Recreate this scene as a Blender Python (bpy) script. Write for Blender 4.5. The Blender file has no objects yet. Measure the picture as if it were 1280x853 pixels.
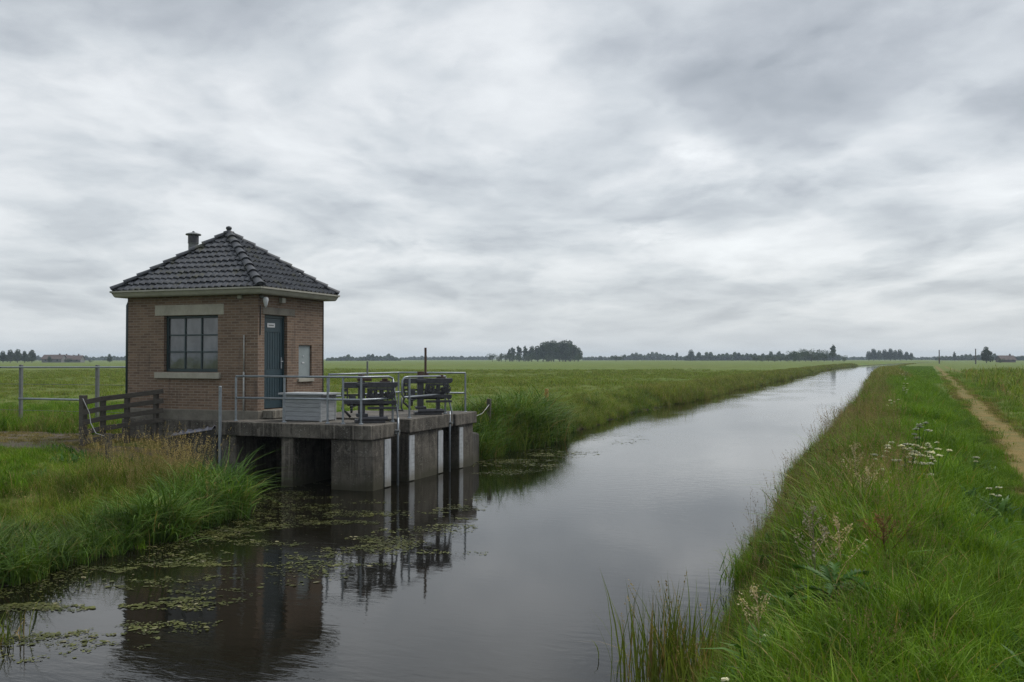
import bpy, bmesh, math, random
import numpy as np
from mathutils import Vector, Matrix
R=math.radians
rnd=random.Random(5)
NP=np.random.default_rng(11)
scene=bpy.context.scene
COL=scene.collection

# ------------------------------------------------------------------ node helpers
class NT:
    def __init__(s,nt): s.t=nt; s.n=nt.nodes; s.l=nt.links
    def new(s,typ,**kw):
        n=s.n.new(typ)
        for k,v in kw.items(): setattr(n,k,v)
        return n
    def set(s,sock,v):
        if hasattr(v,'is_output'): s.l.new(v,sock)
        elif v is not None: sock.default_value=v
    def m(s,op,a,b=None,c=None,clamp=False):
        n=s.new('ShaderNodeMath',operation=op,use_clamp=clamp)
        s.set(n.inputs[0],a); s.set(n.inputs[1],b); s.set(n.inputs[2],c); return n.outputs[0]
    def vm(s,op,a,b=None):
        n=s.new('ShaderNodeVectorMath',operation=op); s.set(n.inputs[0],a); s.set(n.inputs[1],b); return n.outputs[0]
    def mix(s,f,a,b,blend='MIX'):
        n=s.new('ShaderNodeMix',data_type='RGBA',blend_type=blend)
        s.set(n.inputs[0],f); s.set(n.inputs[6],col4(a)); s.set(n.inputs[7],col4(b)); return n.outputs[2]
    def ramp(s,f,stops,interp='LINEAR'):
        n=s.new('ShaderNodeValToRGB'); n.color_ramp.interpolation=interp
        e=n.color_ramp.elements
        while len(e)<len(stops): e.new(.5)
        for i,(p,c) in enumerate(stops):
            e[i].position=p; e[i].color=col4(c)
        s.set(n.inputs[0],f); return n.outputs[0]
    def sm(s,x,a,b,o0=0.,o1=1.):
        n=s.new('ShaderNodeMapRange',interpolation_type='SMOOTHSTEP')
        s.set(n.inputs[0],x); s.set(n.inputs[1],a); s.set(n.inputs[2],b); s.set(n.inputs[3],o0); s.set(n.inputs[4],o1); return n.outputs[0]
    def noise(s,vec,scale,detail=4,rough=.55,dist=0.,out=0):
        n=s.new('ShaderNodeTexNoise'); s.set(n.inputs['Vector'],vec)
        n.inputs['Scale'].default_value=scale; n.inputs['Detail'].default_value=detail
        n.inputs['Roughness'].default_value=rough; n.inputs['Distortion'].default_value=dist
        return n.outputs[out]
    def scale(s,vec,v):
        return s.vm('MULTIPLY',vec,v)
    def sep(s,vec):
        n=s.new('ShaderNodeSeparateXYZ'); s.set(n.inputs[0],vec); return n.outputs
    def comb(s,x,y,z):
        n=s.new('ShaderNodeCombineXYZ')
        for i,v in enumerate((x,y,z)): s.set(n.inputs[i],v)
        return n.outputs[0]
    def bump(s,h,strength=.3,dist=.02):
        n=s.new('ShaderNodeBump'); n.inputs['Strength'].default_value=strength; n.inputs['Distance'].default_value=dist
        s.set(n.inputs['Height'],h); return n.outputs[0]
def col4(c):
    if isinstance(c,(tuple,list)) and len(c)==3: return (*c,1.)
    return c
def newmat(name):
    m=bpy.data.materials.new(name); m.use_nodes=True; m.node_tree.nodes.clear()
    t=NT(m.node_tree); out=t.new('ShaderNodeOutputMaterial'); return m,t,out
def pbsdf(t,out,color,rough=.7,metal=0.,spec=.5,normal=None,ior=None):
    b=t.new('ShaderNodeBsdfPrincipled')
    t.set(b.inputs['Base Color'],col4(color)); t.set(b.inputs['Roughness'],rough); t.set(b.inputs['Metallic'],metal)
    t.set(b.inputs['Specular IOR Level'],spec)
    if ior: b.inputs['IOR'].default_value=ior
    if normal is not None: t.set(b.inputs['Normal'],normal)
    t.l.new(b.outputs[0],out.inputs['Surface']); return b
def pos(t): return t.new('ShaderNodeNewGeometry').outputs['Position']
def uvc(t): return t.new('ShaderNodeUVMap').outputs[0]

M={}
def simple(name,c,rough=.6,metal=0.,var=.25,scale=6.,bump=.1,c2=None,spec=.5,stretch=(1,1,1)):
    m,t,o=newmat(name); p=t.new('ShaderNodeTexCoord').outputs['Object']
    p=t.scale(p,stretch)
    n=t.noise(p,scale,6,.6); n2=t.noise(p,scale*7,3,.6)
    c2=c2 or tuple(x*(1-var) for x in c)
    f=t.m('ADD',t.m('MULTIPLY',n,.7),t.m('MULTIPLY',n2,.3))
    cc=t.ramp(f,[(.35,c2),(.62,c)])
    pbsdf(t,o,cc,rough,metal,spec,t.bump(n2,bump,.01)); M[name]=m; return m

# brick
def mk_brick():
    m,t,o=newmat('brick'); uv=uvc(t); p=pos(t)
    w=t.vm('ADD',uv,t.scale(t.vm('SUBTRACT',t.noise(uv,9,2,.5,0,1),(.5,.5,.5)),(.008,.008,0)))
    b=t.new('ShaderNodeTexBrick',offset=.5); t.set(b.inputs['Vector'],w)
    b.inputs['Scale'].default_value=1.; b.inputs['Mortar Size'].default_value=.010; b.inputs['Mortar Smooth'].default_value=.25
    b.inputs['Brick Width'].default_value=.215; b.inputs['Row Height'].default_value=.0625; b.inputs['Bias'].default_value=-.1
    b.inputs['Color1'].default_value=(.147,.101,.074,1); b.inputs['Color2'].default_value=(.192,.137,.101,1); b.inputs['Mortar'].default_value=(.225,.187,.148,1)
    # second brick texture, half-bond random tint
    b2=t.new('ShaderNodeTexBrick',offset=.5); t.set(b2.inputs['Vector'],w)
    b2.inputs['Scale'].default_value=1.; b2.inputs['Mortar Size'].default_value=0.; b2.inputs['Brick Width'].default_value=.215; b2.inputs['Row Height'].default_value=.0625
    b2.inputs['Color1'].default_value=(.86,.85,.87,1); b2.inputs['Color2'].default_value=(1.12,1.08,1.06,1); b2.inputs['Mortar'].default_value=(1,1,1,1)
    c=t.mix(1.,b.outputs[0],b2.outputs[0],'MULTIPLY')
    c=t.mix(b.outputs['Fac'],c,(.225,.187,.15))
    big=t.noise(p,.9,5,.6); c=t.mix(1.,c,t.ramp(big,[(.3,(.80,.78,.77)),(.7,(1.1,1.08,1.05))]),'MULTIPLY')
    st=t.noise(t.scale(p,(5,5,.6)),1.4,5,.6); c=t.mix(t.sm(st,.54,.72,0,.5),c,(.070,.056,.048))
    ef=t.noise(p,14,3,.7); c=t.mix(t.sm(ef,.69,.77,0,.6),c,(.27,.245,.21))
    fine=t.noise(p,90,3,.6)
    h=t.m('ADD',t.m('MULTIPLY',b.outputs['Fac'],-1.),t.m('MULTIPLY',fine,.5))
    pbsdf(t,o,c,.88,0,.3,t.bump(h,.6,.008)); M['brick']=m
mk_brick()
def mk_concrete(name,c1,c2,lichen=.4,wet=True):
    m,t,o=newmat(name); p=pos(t)
    n=t.noise(p,1.3,8,.62); c=t.ramp(n,[(.36,tuple(x*.8 for x in c1)),(.64,tuple(x*1.15 for x in c2))])
    st=t.noise(t.scale(p,(6,6,.5)),1.6,6,.65); c=t.mix(t.sm(st,.47,.66,0,.85),c,tuple(x*.38 for x in c1))
    pt=t.noise(p,4.5,6,.62,.6); c=t.mix(t.sm(pt,.53,.66,0,.6),c,tuple(x*1.45 for x in c2)); c=t.mix(t.sm(pt,.36,.46,.5,0),c,tuple(x*.5 for x in c1))
    st2=t.noise(t.scale(t.vm('ADD',p,(7.3,2.1,4.4)),(9,9,.35)),1.5,4,.6); c=t.mix(t.sm(st2,.57,.68,0,.55),c,tuple(min(1,x*1.9) for x in c2))
    gr=t.noise(p,45,4,.7); c=t.mix(t.sm(gr,.52,.7,0,.45),c,tuple(x*1.8 for x in c2))
    lc=t.m('ADD',t.noise(p,26,3,.55),t.m('MULTIPLY',t.sm(t.noise(p,1.7,4,.6),.45,.7),.07)); c=t.mix(t.sm(lc,.655,.69,0,lichen*1.5),c,(.25,.25,.22))
    fm=t.m('FRACT',t.m('MULTIPLY',t.sep(p)[2],2.9)); c=t.mix(t.m('MULTIPLY',t.m('LESS_THAN',fm,.035),.4),c,tuple(x*.4 for x in c1))
    if wet:
        z=t.sep(p)[2]; zz=t.m('ADD',z,t.m('MULTIPLY',t.m('SUBTRACT',t.noise(p,3,5,.6),.5),.35))
        c=t.mix(t.sm(zz,.05,.3,.85,0.),c,(.032,.032,.018))
        c=t.mix(t.sm(zz,.2,.75,.4,0.),c,(.06,.055,.035))
    pbsdf(t,o,c,.9,0,.3,t.bump(t.m('ADD',t.m('MULTIPLY',gr,.5),n),.35,.02)); M[name]=m
mk_concrete('concrete',(.055,.049,.041),(.112,.101,.085))
mk_concrete('concrete_pale',(.13,.12,.10),(.20,.185,.155),.1,False); simple('plinth_grey',(.18,.166,.14),.9,0,.4,3.,.2,spec=.3)
simple('concrete_lintel',(.36,.34,.285),.85,0,.28,2.2,.12,spec=.3)
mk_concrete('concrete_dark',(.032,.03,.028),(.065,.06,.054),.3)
simple('galv',(.27,.30,.33),.42,.55,.3,9,.05)
simple('galv_dull',(.18,.19,.19),.6,.3,.35,7,.1)
simple('iron',(.072,.072,.080),.45,.4,.45,12,.15)
simple('iron_rust',(.10,.06,.045),.7,.2,.5,14,.2)
simple('teal_paint',(.016,.040,.054),.38,0,.3,5,.05)
simple('teal_frame',(.022,.042,.048),.45,0,.3,5,.05)
simple('gutter_paint',(.34,.33,.28),.6,0,.3,4,.1,stretch=(1,1,3))
simple('grey_paint',(.24,.275,.28),.5,0,.2,5,.05)
simple('white_plate',(.5,.51,.53),.5,0,.1,5,.02)
simple('white_pipe',(.34,.34,.32),.5,0,.35,8,.05)
simple('old_wood',(.088,.076,.064),.85,0,.5,10,.4,stretch=(1,1,6))
simple('box_wood',(.33,.35,.37),.75,0,.4,5,.3,c2=(.20,.21,.215),stretch=(.7,.7,9))
simple('orange_post',(.36,.20,.035),.6,0,.4,9,.1)
simple('rope',(.35,.35,.34),.8,0,.2,30,.1)
simple('tar_black',(.012,.012,.013),.6,0,.3,6,.1)
simple('pole_wood',(.10,.085,.075),.9,0,.3,4,.1)
simple('far_wall',(.16,.155,.15),.8,0,.2,1,.0)
simple('far_brick',(.10,.07,.06),.85,0,.2,1,.0)
simple('far_roof',(.085,.056,.048),.85,0,.3,1,.0)
simple('far_glass',(.03,.035,.04),.1,0,.1,1,.0)
def mk_tile():
    m,t,o=newmat('roof_tile'); p=pos(t); oc=t.new('ShaderNodeNewGeometry')
    n=t.noise(p,5,6,.6); n2=t.noise(p,30,4,.65)
    c=t.ramp(n,[(.3,(.026,.029,.036)),(.7,(.050,.054,.062))])
    c=t.mix(t.sm(n2,.6,.70,0,.55),c,(.11,.108,.10))
    c=t.mix(t.sm(t.noise(p,9,3,.6),.62,.7,0,.35),c,(.06,.05,.038))
    wn=t.new('ShaderNodeTexWhiteNoise'); t.set(wn.inputs[0],t.vm('FLOOR',t.scale(p,(5.55,5.55,7.4))))
    c=t.mix(1.,c,t.ramp(wn.outputs[0],[(0.,(.62,.63,.66)),(.8,(1.12,1.12,1.14)),(1.,(1.5,1.48,1.42))]),'MULTIPLY')
    ms=t.noise(p,2.3,7,.7); c=t.mix(t.sm(ms,.53,.66,0,.7),c,(.058,.058,.032))
    pbsdf(t,o,c,.52,0,.4,t.bump(n2,.15,.01)); M['roof_tile']=m
mk_tile()
def mk_pane():
    m,t,o=newmat('window_glass'); p=pos(t)
    n=t.noise(t.scale(p,(2.5,1,1.2)),1.5,3,.5)
    c=t.ramp(n,[(.35,(.04,.044,.045)),(.65,(.10,.105,.11))])
    b=pbsdf(t,o,c,.04,0,.9,t.bump(t.noise(p,2.2,2,.5),.03,.05),1.6); M['window_glass']=m
mk_pane()
def mk_gauge():
    m,t,o=newmat('gauge_white'); p=pos(t); z=t.sep(p)[2]
    fr=t.m('FRACT',t.m('MULTIPLY',z,10.)); tick=t.m('LESS_THAN',fr,.28)
    fr2=t.m('FRACT',t.m('MULTIPLY',z,5.))
    y=t.m('FRACT',t.m('MULTIPLY',t.sep(uvc(t))[0],3.1))
    tm=t.m('MULTIPLY',tick,t.m('GREATER_THAN',y,.55))
    n=t.noise(t.scale(p,(6,6,2)),2,5,.6)
    c=t.ramp(n,[(.3,(.26,.27,.28)),(.65,(.40,.42,.44))])
    c=t.mix(t.m('MULTIPLY',tm,.28),c,(.12,.12,.13))
    c=t.mix(t.sm(z,.05,.35,.8,0.),c,(.13,.12,.09))
    pbsdf(t,o,c,.5,0,.4); M['gauge_white']=m
mk_gauge()
def mk_water():
    m,t,o=newmat('water'); p=pos(t)
    y=t.sep(p)[1]
    a=t.noise(t.scale(p,(1.,2.6,1)),2.6,3,.55,.4); b=t.noise(t.scale(p,(1,2.2,1)),11,3,.5,.3)
    patch=t.sm(t.noise(t.scale(p,(.25,.12,1)),1.,3,.5),.42,.62,.25,1.)
    h=t.m('MULTIPLY',t.m('ADD',a,t.m('MULTIPLY',b,.22)),patch)
    c=t.ramp(t.noise(p,.5,3,.5),[(.3,(.005,.0045,.003)),(.7,(.009,.008,.005))])
    pbsdf(t,o,c,.035,0,.5,t.bump(h,.10,.032),1.333); M['water']=m
mk_water()
def track_fac(t,p,off,w0,w1,wob=.35):
    """1 on the worn wheel track whose centre line runs x = 2.25+off+.0475*(y-18)"""
    x,y,_=t.sep(p)[0],t.sep(p)[1],0
    cx=t.m('ADD',t.m('MULTIPLY',t.m('SUBTRACT',y,18.),.0475),2.35+off)
    d=t.m('ABSOLUTE',t.m('SUBTRACT',x,cx))
    d=t.m('ADD',d,t.m('MULTIPLY',t.m('SUBTRACT',t.noise(p,1.3,5,.6),.5),wob))
    return t.sm(d,w0,w1,1.,0.)
def mk_ground():
    m,t,o=newmat('meadow'); p=pos(t)
    flat=t.scale(p,(1,1,0))
    n1=t.noise(t.scale(flat,(.03,.012,1)),1.,5,.6,.3); n2=t.noise(flat,.25,6,.6); n3=t.noise(flat,3.,6,.7); n4=t.noise(t.scale(flat,(.004,.02,1)),1.,4,.6)
    c=t.ramp(n2,[(.3,(.075,.104,.019)),(.5,(.110,.142,.030)),(.7,(.152,.176,.048))])
    c=t.mix(t.sm(n1,.5,.66,0,.22),c,(.13,.115,.05))
    c=t.mix(t.sm(n4,.5,.62,0,.4),c,(.10,.18,.04))
    c=t.mix(t.sm(n3,.45,.75,0,.5),c,(.035,.055,.014))
    z=t.sep(p)[2]
    c=t.mix(t.sm(z,.0,.25,1.,0.),c,(.028,.024,.014))
    pbsdf(t,o,c,.95,0,.1,t.bump(t.m('ADD',n3,t.noise(flat,9,4,.7)),.8,.12)); M['meadow']=m
mk_ground()
def mk_dirt(name,c1,c2,c3,lo=.5):
    m,t,o=newmat(name); p=pos(t)
    n=t.noise(p,2.2,7,.65); s=t.noise(p,26,4,.7)
    c=t.ramp(n,[(.3,c1),(.7,c2)]); c=t.mix(t.sm(s,.56,.7,0,.45),c,c3)
    c=t.mix(t.sm(t.noise(p,1.6,7,.75),lo-.06,lo+.10,0,.85),c,(.115,.115,.038))
    pbsdf(t,o,c,.95,0,.1,t.bump(s,.8,.03)); M[name]=m
mk_dirt('track_dirt',(.140,.100,.032),(.210,.155,.055),(.22,.185,.10))
mk_dirt('gravel',(.075,.06,.048),(.125,.102,.085),(.19,.165,.14),.55)
def leafmat(name,lo,mid,hi,straw=None,strawp=.1,rough=.55,trans=.25,patch=(.75,1.3),patchscale=.6):
    m,t,o=newmat(name); p=pos(t)
    a=t.new('ShaderNodeAttribute',attribute_name='r').outputs['Fac']
    oi=t.new('ShaderNodeObjectInfo').outputs['Random']
    f=t.m('ADD',t.m('MULTIPLY',a,.6),t.m('MULTIPLY',oi,.4))
    stops=[(0.05,lo),(.5,mid),(.95,hi)]
    c=t.ramp(f,stops)
    if straw: c=t.mix(t.sm(a,1-strawp,1-strawp+.02,0,1),c,straw)
    pn=t.noise(t.scale(p,(1,1,.2)),patchscale,4,.6)
    p2=t.noise(t.scale(p,(1,1,.3)),patchscale*4.5,3,.6)
    c=t.mix(1.,c,t.ramp(p2,[(.36,(.58,.62,.64)),(.62,(1.28,1.22,1.12))]),'MULTIPLY')
    c=t.mix(1.,c,t.ramp(pn,[(.32,(patch[0]*1.04,patch[0],patch[0]*.95)),(.68,(patch[1],patch[1],patch[1]))]),'MULTIPLY')
    b=t.new('ShaderNodeBsdfPrincipled'); t.set(b.inputs['Base Color'],c); b.inputs['Roughness'].default_value=rough; b.inputs['Specular IOR Level'].default_value=.08
    tr=t.new('ShaderNodeBsdfTranslucent'); t.set(tr.inputs[0],t.mix(1.,c,(1.2,1.25,.6),'MULTIPLY'))
    mx=t.new('ShaderNodeMixShader'); mx.inputs[0].default_value=trans
    t.l.new(b.outputs[0],mx.inputs[1]); t.l.new(tr.outputs[0],mx.inputs[2]); t.l.new(mx.outputs[0],o.inputs[0]); M[name]=m
leafmat('g_lush',(.054,.120,.008),(.092,.182,.011),(.152,.245,.022),(.26,.21,.08),.05)
leafmat('g_mead',(.090,.140,.020),(.140,.198,.030),(.205,.245,.055),(.25,.19,.08),.10)
leafmat('g_bank',(.058,.110,.010),(.108,.172,.017),(.185,.225,.040),(.27,.20,.09),.10)
leafmat('g_reed',(.040,.092,.014),(.074,.142,.025),(.140,.205,.052),(.22,.18,.08),.05,.45)
leafmat('g_fringe',(.100,.148,.024),(.155,.200,.038),(.22,.238,.062),(.28,.21,.10),.14)
leafmat('g_olive',(.085,.105,.028),(.13,.135,.04),(.20,.175,.065),(.30,.22,.11),.3)
leafmat('g_track',(.10,.105,.03),(.17,.15,.05),(.25,.20,.08),(.32,.25,.12),.3)
leafmat('seed_straw',(.22,.16,.08),(.32,.25,.13),(.42,.34,.20),None,0,.8,.3)
leafmat('seed_purple',(.13,.095,.062),(.21,.150,.100),(.30,.225,.15),None,0,.8,.3)
leafmat('seed_pale',(.30,.25,.16),(.42,.36,.25),(.52,.47,.36),None,0,.8,.3)
leafmat('dock_red',(.10,.060,.032),(.15,.085,.045),(.20,.12,.06),None,0,.8,.3)
leafmat('petal',(.48,.49,.42),(.58,.59,.51),(.68,.68,.60),None,0,.7,.3,(.95,1.05))
leafmat('herb',(.030,.080,.016),(.048,.110,.022),(.080,.150,.032),None,0,.45,.2)
leafmat('willow',(.030,.070,.026),(.048,.100,.040),(.080,.140,.062),None,0,.4,.2)
leafmat('pondweed',(.048,.056,.016),(.074,.084,.026),(.105,.115,.045),(.17,.16,.10),.08,.45,.05)
leafmat('tree_leaf',(.024,.042,.018),(.036,.060,.024),(.056,.086,.034),None,0,.6,.2,(.8,1.2),.05)
leafmat('tree_leaf_grey',(.036,.056,.030),(.054,.078,.040),(.082,.108,.056),None,0,.6,.2,(.8,1.2),.05)
simple('bark',(.07,.06,.05),.9,0,.4,3,.2)

# ------------------------------------------------------------------ object helpers
def tag(o,label=None,cat=None,group=None,kind=None):
    if label: o['label']=label
    if cat: o['category']=cat
    if group: o['group']=group
    if kind: o['kind']=kind
    return o
def empty(name,loc,label,cat,group=None):
    o=bpy.data.objects.new(name,None); COL.objects.link(o); o.location=loc; o.empty_display_size=.2
    return tag(o,label,cat,group)
def rootloc(o):
    v=Vector((0,0,0))
    while o is not None: v=v+o.location; o=o.parent
    return v
class B:
    """collects shapes given in world coordinates; build() links them as ONE mesh object"""
    def __init__(s): s.v=[]; s.f=[]; s.mi=[]
    def add(s,vs,fs,mi=0):
        k=len(s.v); s.v+= [tuple(v) for v in vs]; s.f+=[tuple(i+k for i in f) for f in fs]; s.mi+=[mi]*len(fs); return s
    def box(s,x0,x1,y0,y1,z0,z1,mi=0):
        return s.add([(x0,y0,z0),(x1,y0,z0),(x1,y1,z0),(x0,y1,z0),(x0,y0,z1),(x1,y0,z1),(x1,y1,z1),(x0,y1,z1)],
          [(0,3,2,1),(4,5,6,7),(0,1,5,4),(1,2,6,5),(2,3,7,6),(3,0,4,7)],mi)
    def bar(s,a,b,w,h,up=(0,0,1),mi=0):
        a,b=Vector(a),Vector(b); d=(b-a).normalized(); sx=d.cross(Vector(up)).normalized(); u=sx.cross(d)
        vs=[p+sx*i*w/2+u*j*h/2 for p in (a,b) for i,j in ((-1,-1),(1,-1),(1,1),(-1,1))]
        return s.add(vs,[(3,2,1,0),(4,5,6,7),(0,1,5,4),(1,2,6,5),(2,3,7,6),(3,0,4,7)],mi)
    def tube(s,pts,r,seg=8,mi=0,cap=True):
        pts=[Vector(p) for p in pts]; n=len(pts); rr=r if isinstance(r,(list,tuple)) else [r]*n
        vs=[];fs=[]; prev=None
        for i,p in enumerate(pts):
            d=(pts[min(i+1,n-1)]-pts[max(i-1,0)]).normalized()
            if prev is None:
                ref=Vector((0,0,1)) if abs(d.z)<.9 else Vector((1,0,0)); sx=d.cross(ref).normalized()
            else: sx=(prev-d*prev.dot(d)).normalized()
            prev=sx; sy=d.cross(sx)
            for k in range(seg):
                a=2*math.pi*k/seg; vs.append(p+(sx*math.cos(a)+sy*math.sin(a))*rr[i])
        for i in range(n-1):
            for k in range(seg):
                k2=(k+1)%seg; fs.append((i*seg+k,i*seg+k2,(i+1)*seg+k2,(i+1)*seg+k))
        if cap: fs+=[tuple(range(seg))[::-1],tuple((n-1)*seg+k for k in range(seg))]
        return s.add(vs,fs,mi)
    def disc(s,c,axis,r,th,seg=20,hole=0.,mi=0):
        c=Vector(c); ax=Vector(axis).normalized()
        return s.tube([c-ax*th/2,c+ax*th/2],r,seg,mi)
    def lathe(s,c,prof,seg=16,mi=0):
        vs=[];fs=[];n=len(prof)
        for r,z in prof:
            for k in range(seg):
                a=2*math.pi*k/seg; vs.append((c[0]+r*math.cos(a),c[1]+r*math.sin(a),c[2]+z))
        for i in range(n-1):
            for k in range(seg):
                k2=(k+1)%seg; fs.append((i*seg+k,i*seg+k2,(i+1)*seg+k2,(i+1)*seg+k))
        fs+=[tuple(range(seg))[::-1],tuple((n-1)*seg+k for k in range(seg))]
        return s.add(vs,fs,mi)
    def poly(s,pts,mi=0): return s.add(pts,[tuple(range(len(pts)))],mi)
    def prism(s,pts,ext,mi=0):
        """pts: ring of 3D points, extruded by vector ext"""
        n=len(pts); e=Vector(ext); vs=[Vector(p) for p in pts]+[Vector(p)+e for p in pts]
        fs=[tuple(range(n))[::-1],tuple(range(n,2*n))]+[(i,(i+1)%n,n+(i+1)%n,n+i) for i in range(n)]
        return s.add(vs,fs,mi)
    def build(s,name,mats,parent=None,bevel=0.,smooth=False,rot=None):
        if not isinstance(mats,(list,tuple)): mats=[mats]
        off=rootloc(parent) if parent is not None else Vector((0,0,0))
        me=bpy.data.meshes.new(name); me.from_pydata([Vector(v)-off for v in s.v],[],s.f)
        for m in mats: me.materials.append(M[m])
        bm=bmesh.new(); bm.from_mesh(me)
        for f,i in zip(bm.faces,s.mi): f.material_index=i
        bmesh.ops.recalc_face_normals(bm,faces=bm.faces)
        uv=bm.loops.layers.uv.new('UVMap')
        for f in bm.faces:
            n=f.normal; a=max(range(3),key=lambda i:abs(n[i]))
            for l in f.loops:
                c=l.vert.co+off
                l[uv].uv=(c.y,c.z) if a==0 else ((c.x,c.z) if a==1 else (c.x,c.y))
            f.smooth=smooth
        bm.to_mesh(me); bm.free()
        o=bpy.data.objects.new(name,me); COL.objects.link(o)
        if parent is not None: o.parent=parent
        if bevel:
            md=o.modifiers.new('bevel','BEVEL'); md.width=bevel; md.segments=2; md.limit_method='ANGLE'; md.angle_limit=R(40)
        return o
    def thing(s,name,mats,base,label,cat,group=None,**kw):
        """a thing that is one mesh, with its origin at base"""
        e=bpy.data.objects.new('tmp',None); e.location=base
        o=s.build(name,mats,e,**kw); o.parent=None; o.location=base
        bpy.data.objects.remove(e)
        return tag(o,label,cat,group)
def copy_tree(o,parent=None):
    c=o.copy(); COL.objects.link(c); c.parent=parent
    for ch in list(o.children): copy_tree(ch,c)
    return c
def npmesh(name,V,F,mats,attr=None,mi=None):
    """V (n,3), F (m,k) arrays -> mesh"""
    me=bpy.data.meshes.new(name); V=np.asarray(V,np.float32); F=np.asarray(F,np.int32)
    k=F.shape[1]; me.vertices.add(len(V)); me.vertices.foreach_set('co',V.ravel())
    me.loops.add(F.size); me.loops.foreach_set('vertex_index',F.ravel())
    me.polygons.add(len(F)); me.polygons.foreach_set('loop_start',np.arange(0,F.size,k,dtype=np.int32))
    if mi is not None: me.polygons.foreach_set('material_index',np.asarray(mi,np.int32))
    for m in mats: me.materials.append(M[m])
    if attr is not None:
        a=me.attributes.new('r','FLOAT','POINT'); a.data.foreach_set('value',np.asarray(attr,np.float32))
    me.update(); me.validate(); return me
def link(name,me,parent=None,loc=None):
    o=bpy.data.objects.new(name,me); COL.objects.link(o)
    if parent is not None: o.parent=parent
    if loc is not None: o.location=loc
    return o
def pol(az,d,z=.3):
    return (d*math.sin(R(az)),d*math.cos(R(az)),z)

# ------------------------------------------------------------------ terrain
def smooth(a,b,x):
    t=np.clip((np.asarray(x,float)-a)/(b-a),0,1); return t*t*(3-2*t)
def bend(y):
    y=np.asarray(y,float); t=np.maximum(y-210,0); return 14.*(t/230)**2*np.where(t<400,1,1)/(1+t/1500)
def edgeL(y):
    """left water line (before the bend)"""
    y=np.asarray(y,float)
    e=-10.05-.35*np.exp(-((y-14.2)/1.6)**2)+.12*np.sin(y*.9)+.08*np.sin(y*2.3+1)
    e=e-3.75*smooth(13.2,16.9,y)+3.55*smooth(22.2,23.6,y)
    far=smooth(24,45,y)
    return e-far*1.25+.35*np.exp(-((y-28)/2.5)**2)+.25*far*np.sin(y*.21)+.12*far*np.sin(y*.53)
def edgeR(y):
    y=np.asarray(y,float); return -1.50+.10*np.sin(y*.7+2)+.12*np.sin(y*.23)+.75*smooth(28,75,y)+.3*smooth(90,180,y)+3.3*smooth(190,300,y)
def vnoise(x,y,s,seed=0):
    x=np.asarray(x,float)/s+seed*17.13; y=np.asarray(y,float)/s+seed*5.71
    xi=np.floor(x);yi=np.floor(y);fx=x-xi;fy=y-yi
    def h(a,b):
        v=np.sin(a*127.1+b*311.7+seed*74.7)*43758.5453; return v-np.floor(v)
    u=fx*fx*(3-2*fx);v=fy*fy*(3-2*fy)
    return (h(xi,yi)*(1-u)+h(xi+1,yi)*u)*(1-v)+(h(xi,yi+1)*(1-u)+h(xi+1,yi+1)*u)*v
def track_x(y): return 2.35+.0475*(np.asarray(y,float)-18.)
def gz(x,y):
    """ground height"""
    x=np.asarray(x,float); y=np.asarray(y,float); s=x-bend(y)
    dl=edgeL(y)-s            # distance inland from left water line
    dr=s-edgeR(y)
    left=np.where(dl>0, .78*smooth(-.2,1,(dl+.2)/(2.3+3.2*smooth(17.6,14.8,y))*1.2-.2)+.02, np.maximum(-1.,dl*.9))
    left=left-.45*smooth(120,400,dl)-.1*smooth(25,110,dl)
    left=left+np.where(dl>2,(vnoise(x,y,3.1,3)-.5)*.10+(vnoise(x,y,11,4)-.5)*.14,0)
    right=np.where(dr>0, 1.08*smooth(-.25,1.35,dr)+.02, np.maximum(-1.,dr*.9))
    right=right*(1-.35*smooth(120,240,y)); right=right-.06*smooth(2.2,3.2,dr)-.25*smooth(8,30,dr)-.5*smooth(80,300,dr)
    right=right+np.where(dr>1.6,(vnoise(x,y,2.3,5)-.5)*.05+(vnoise(x,y,9,6)-.5)*.08,0)
    return np.where(s<-6,left,right)
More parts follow.
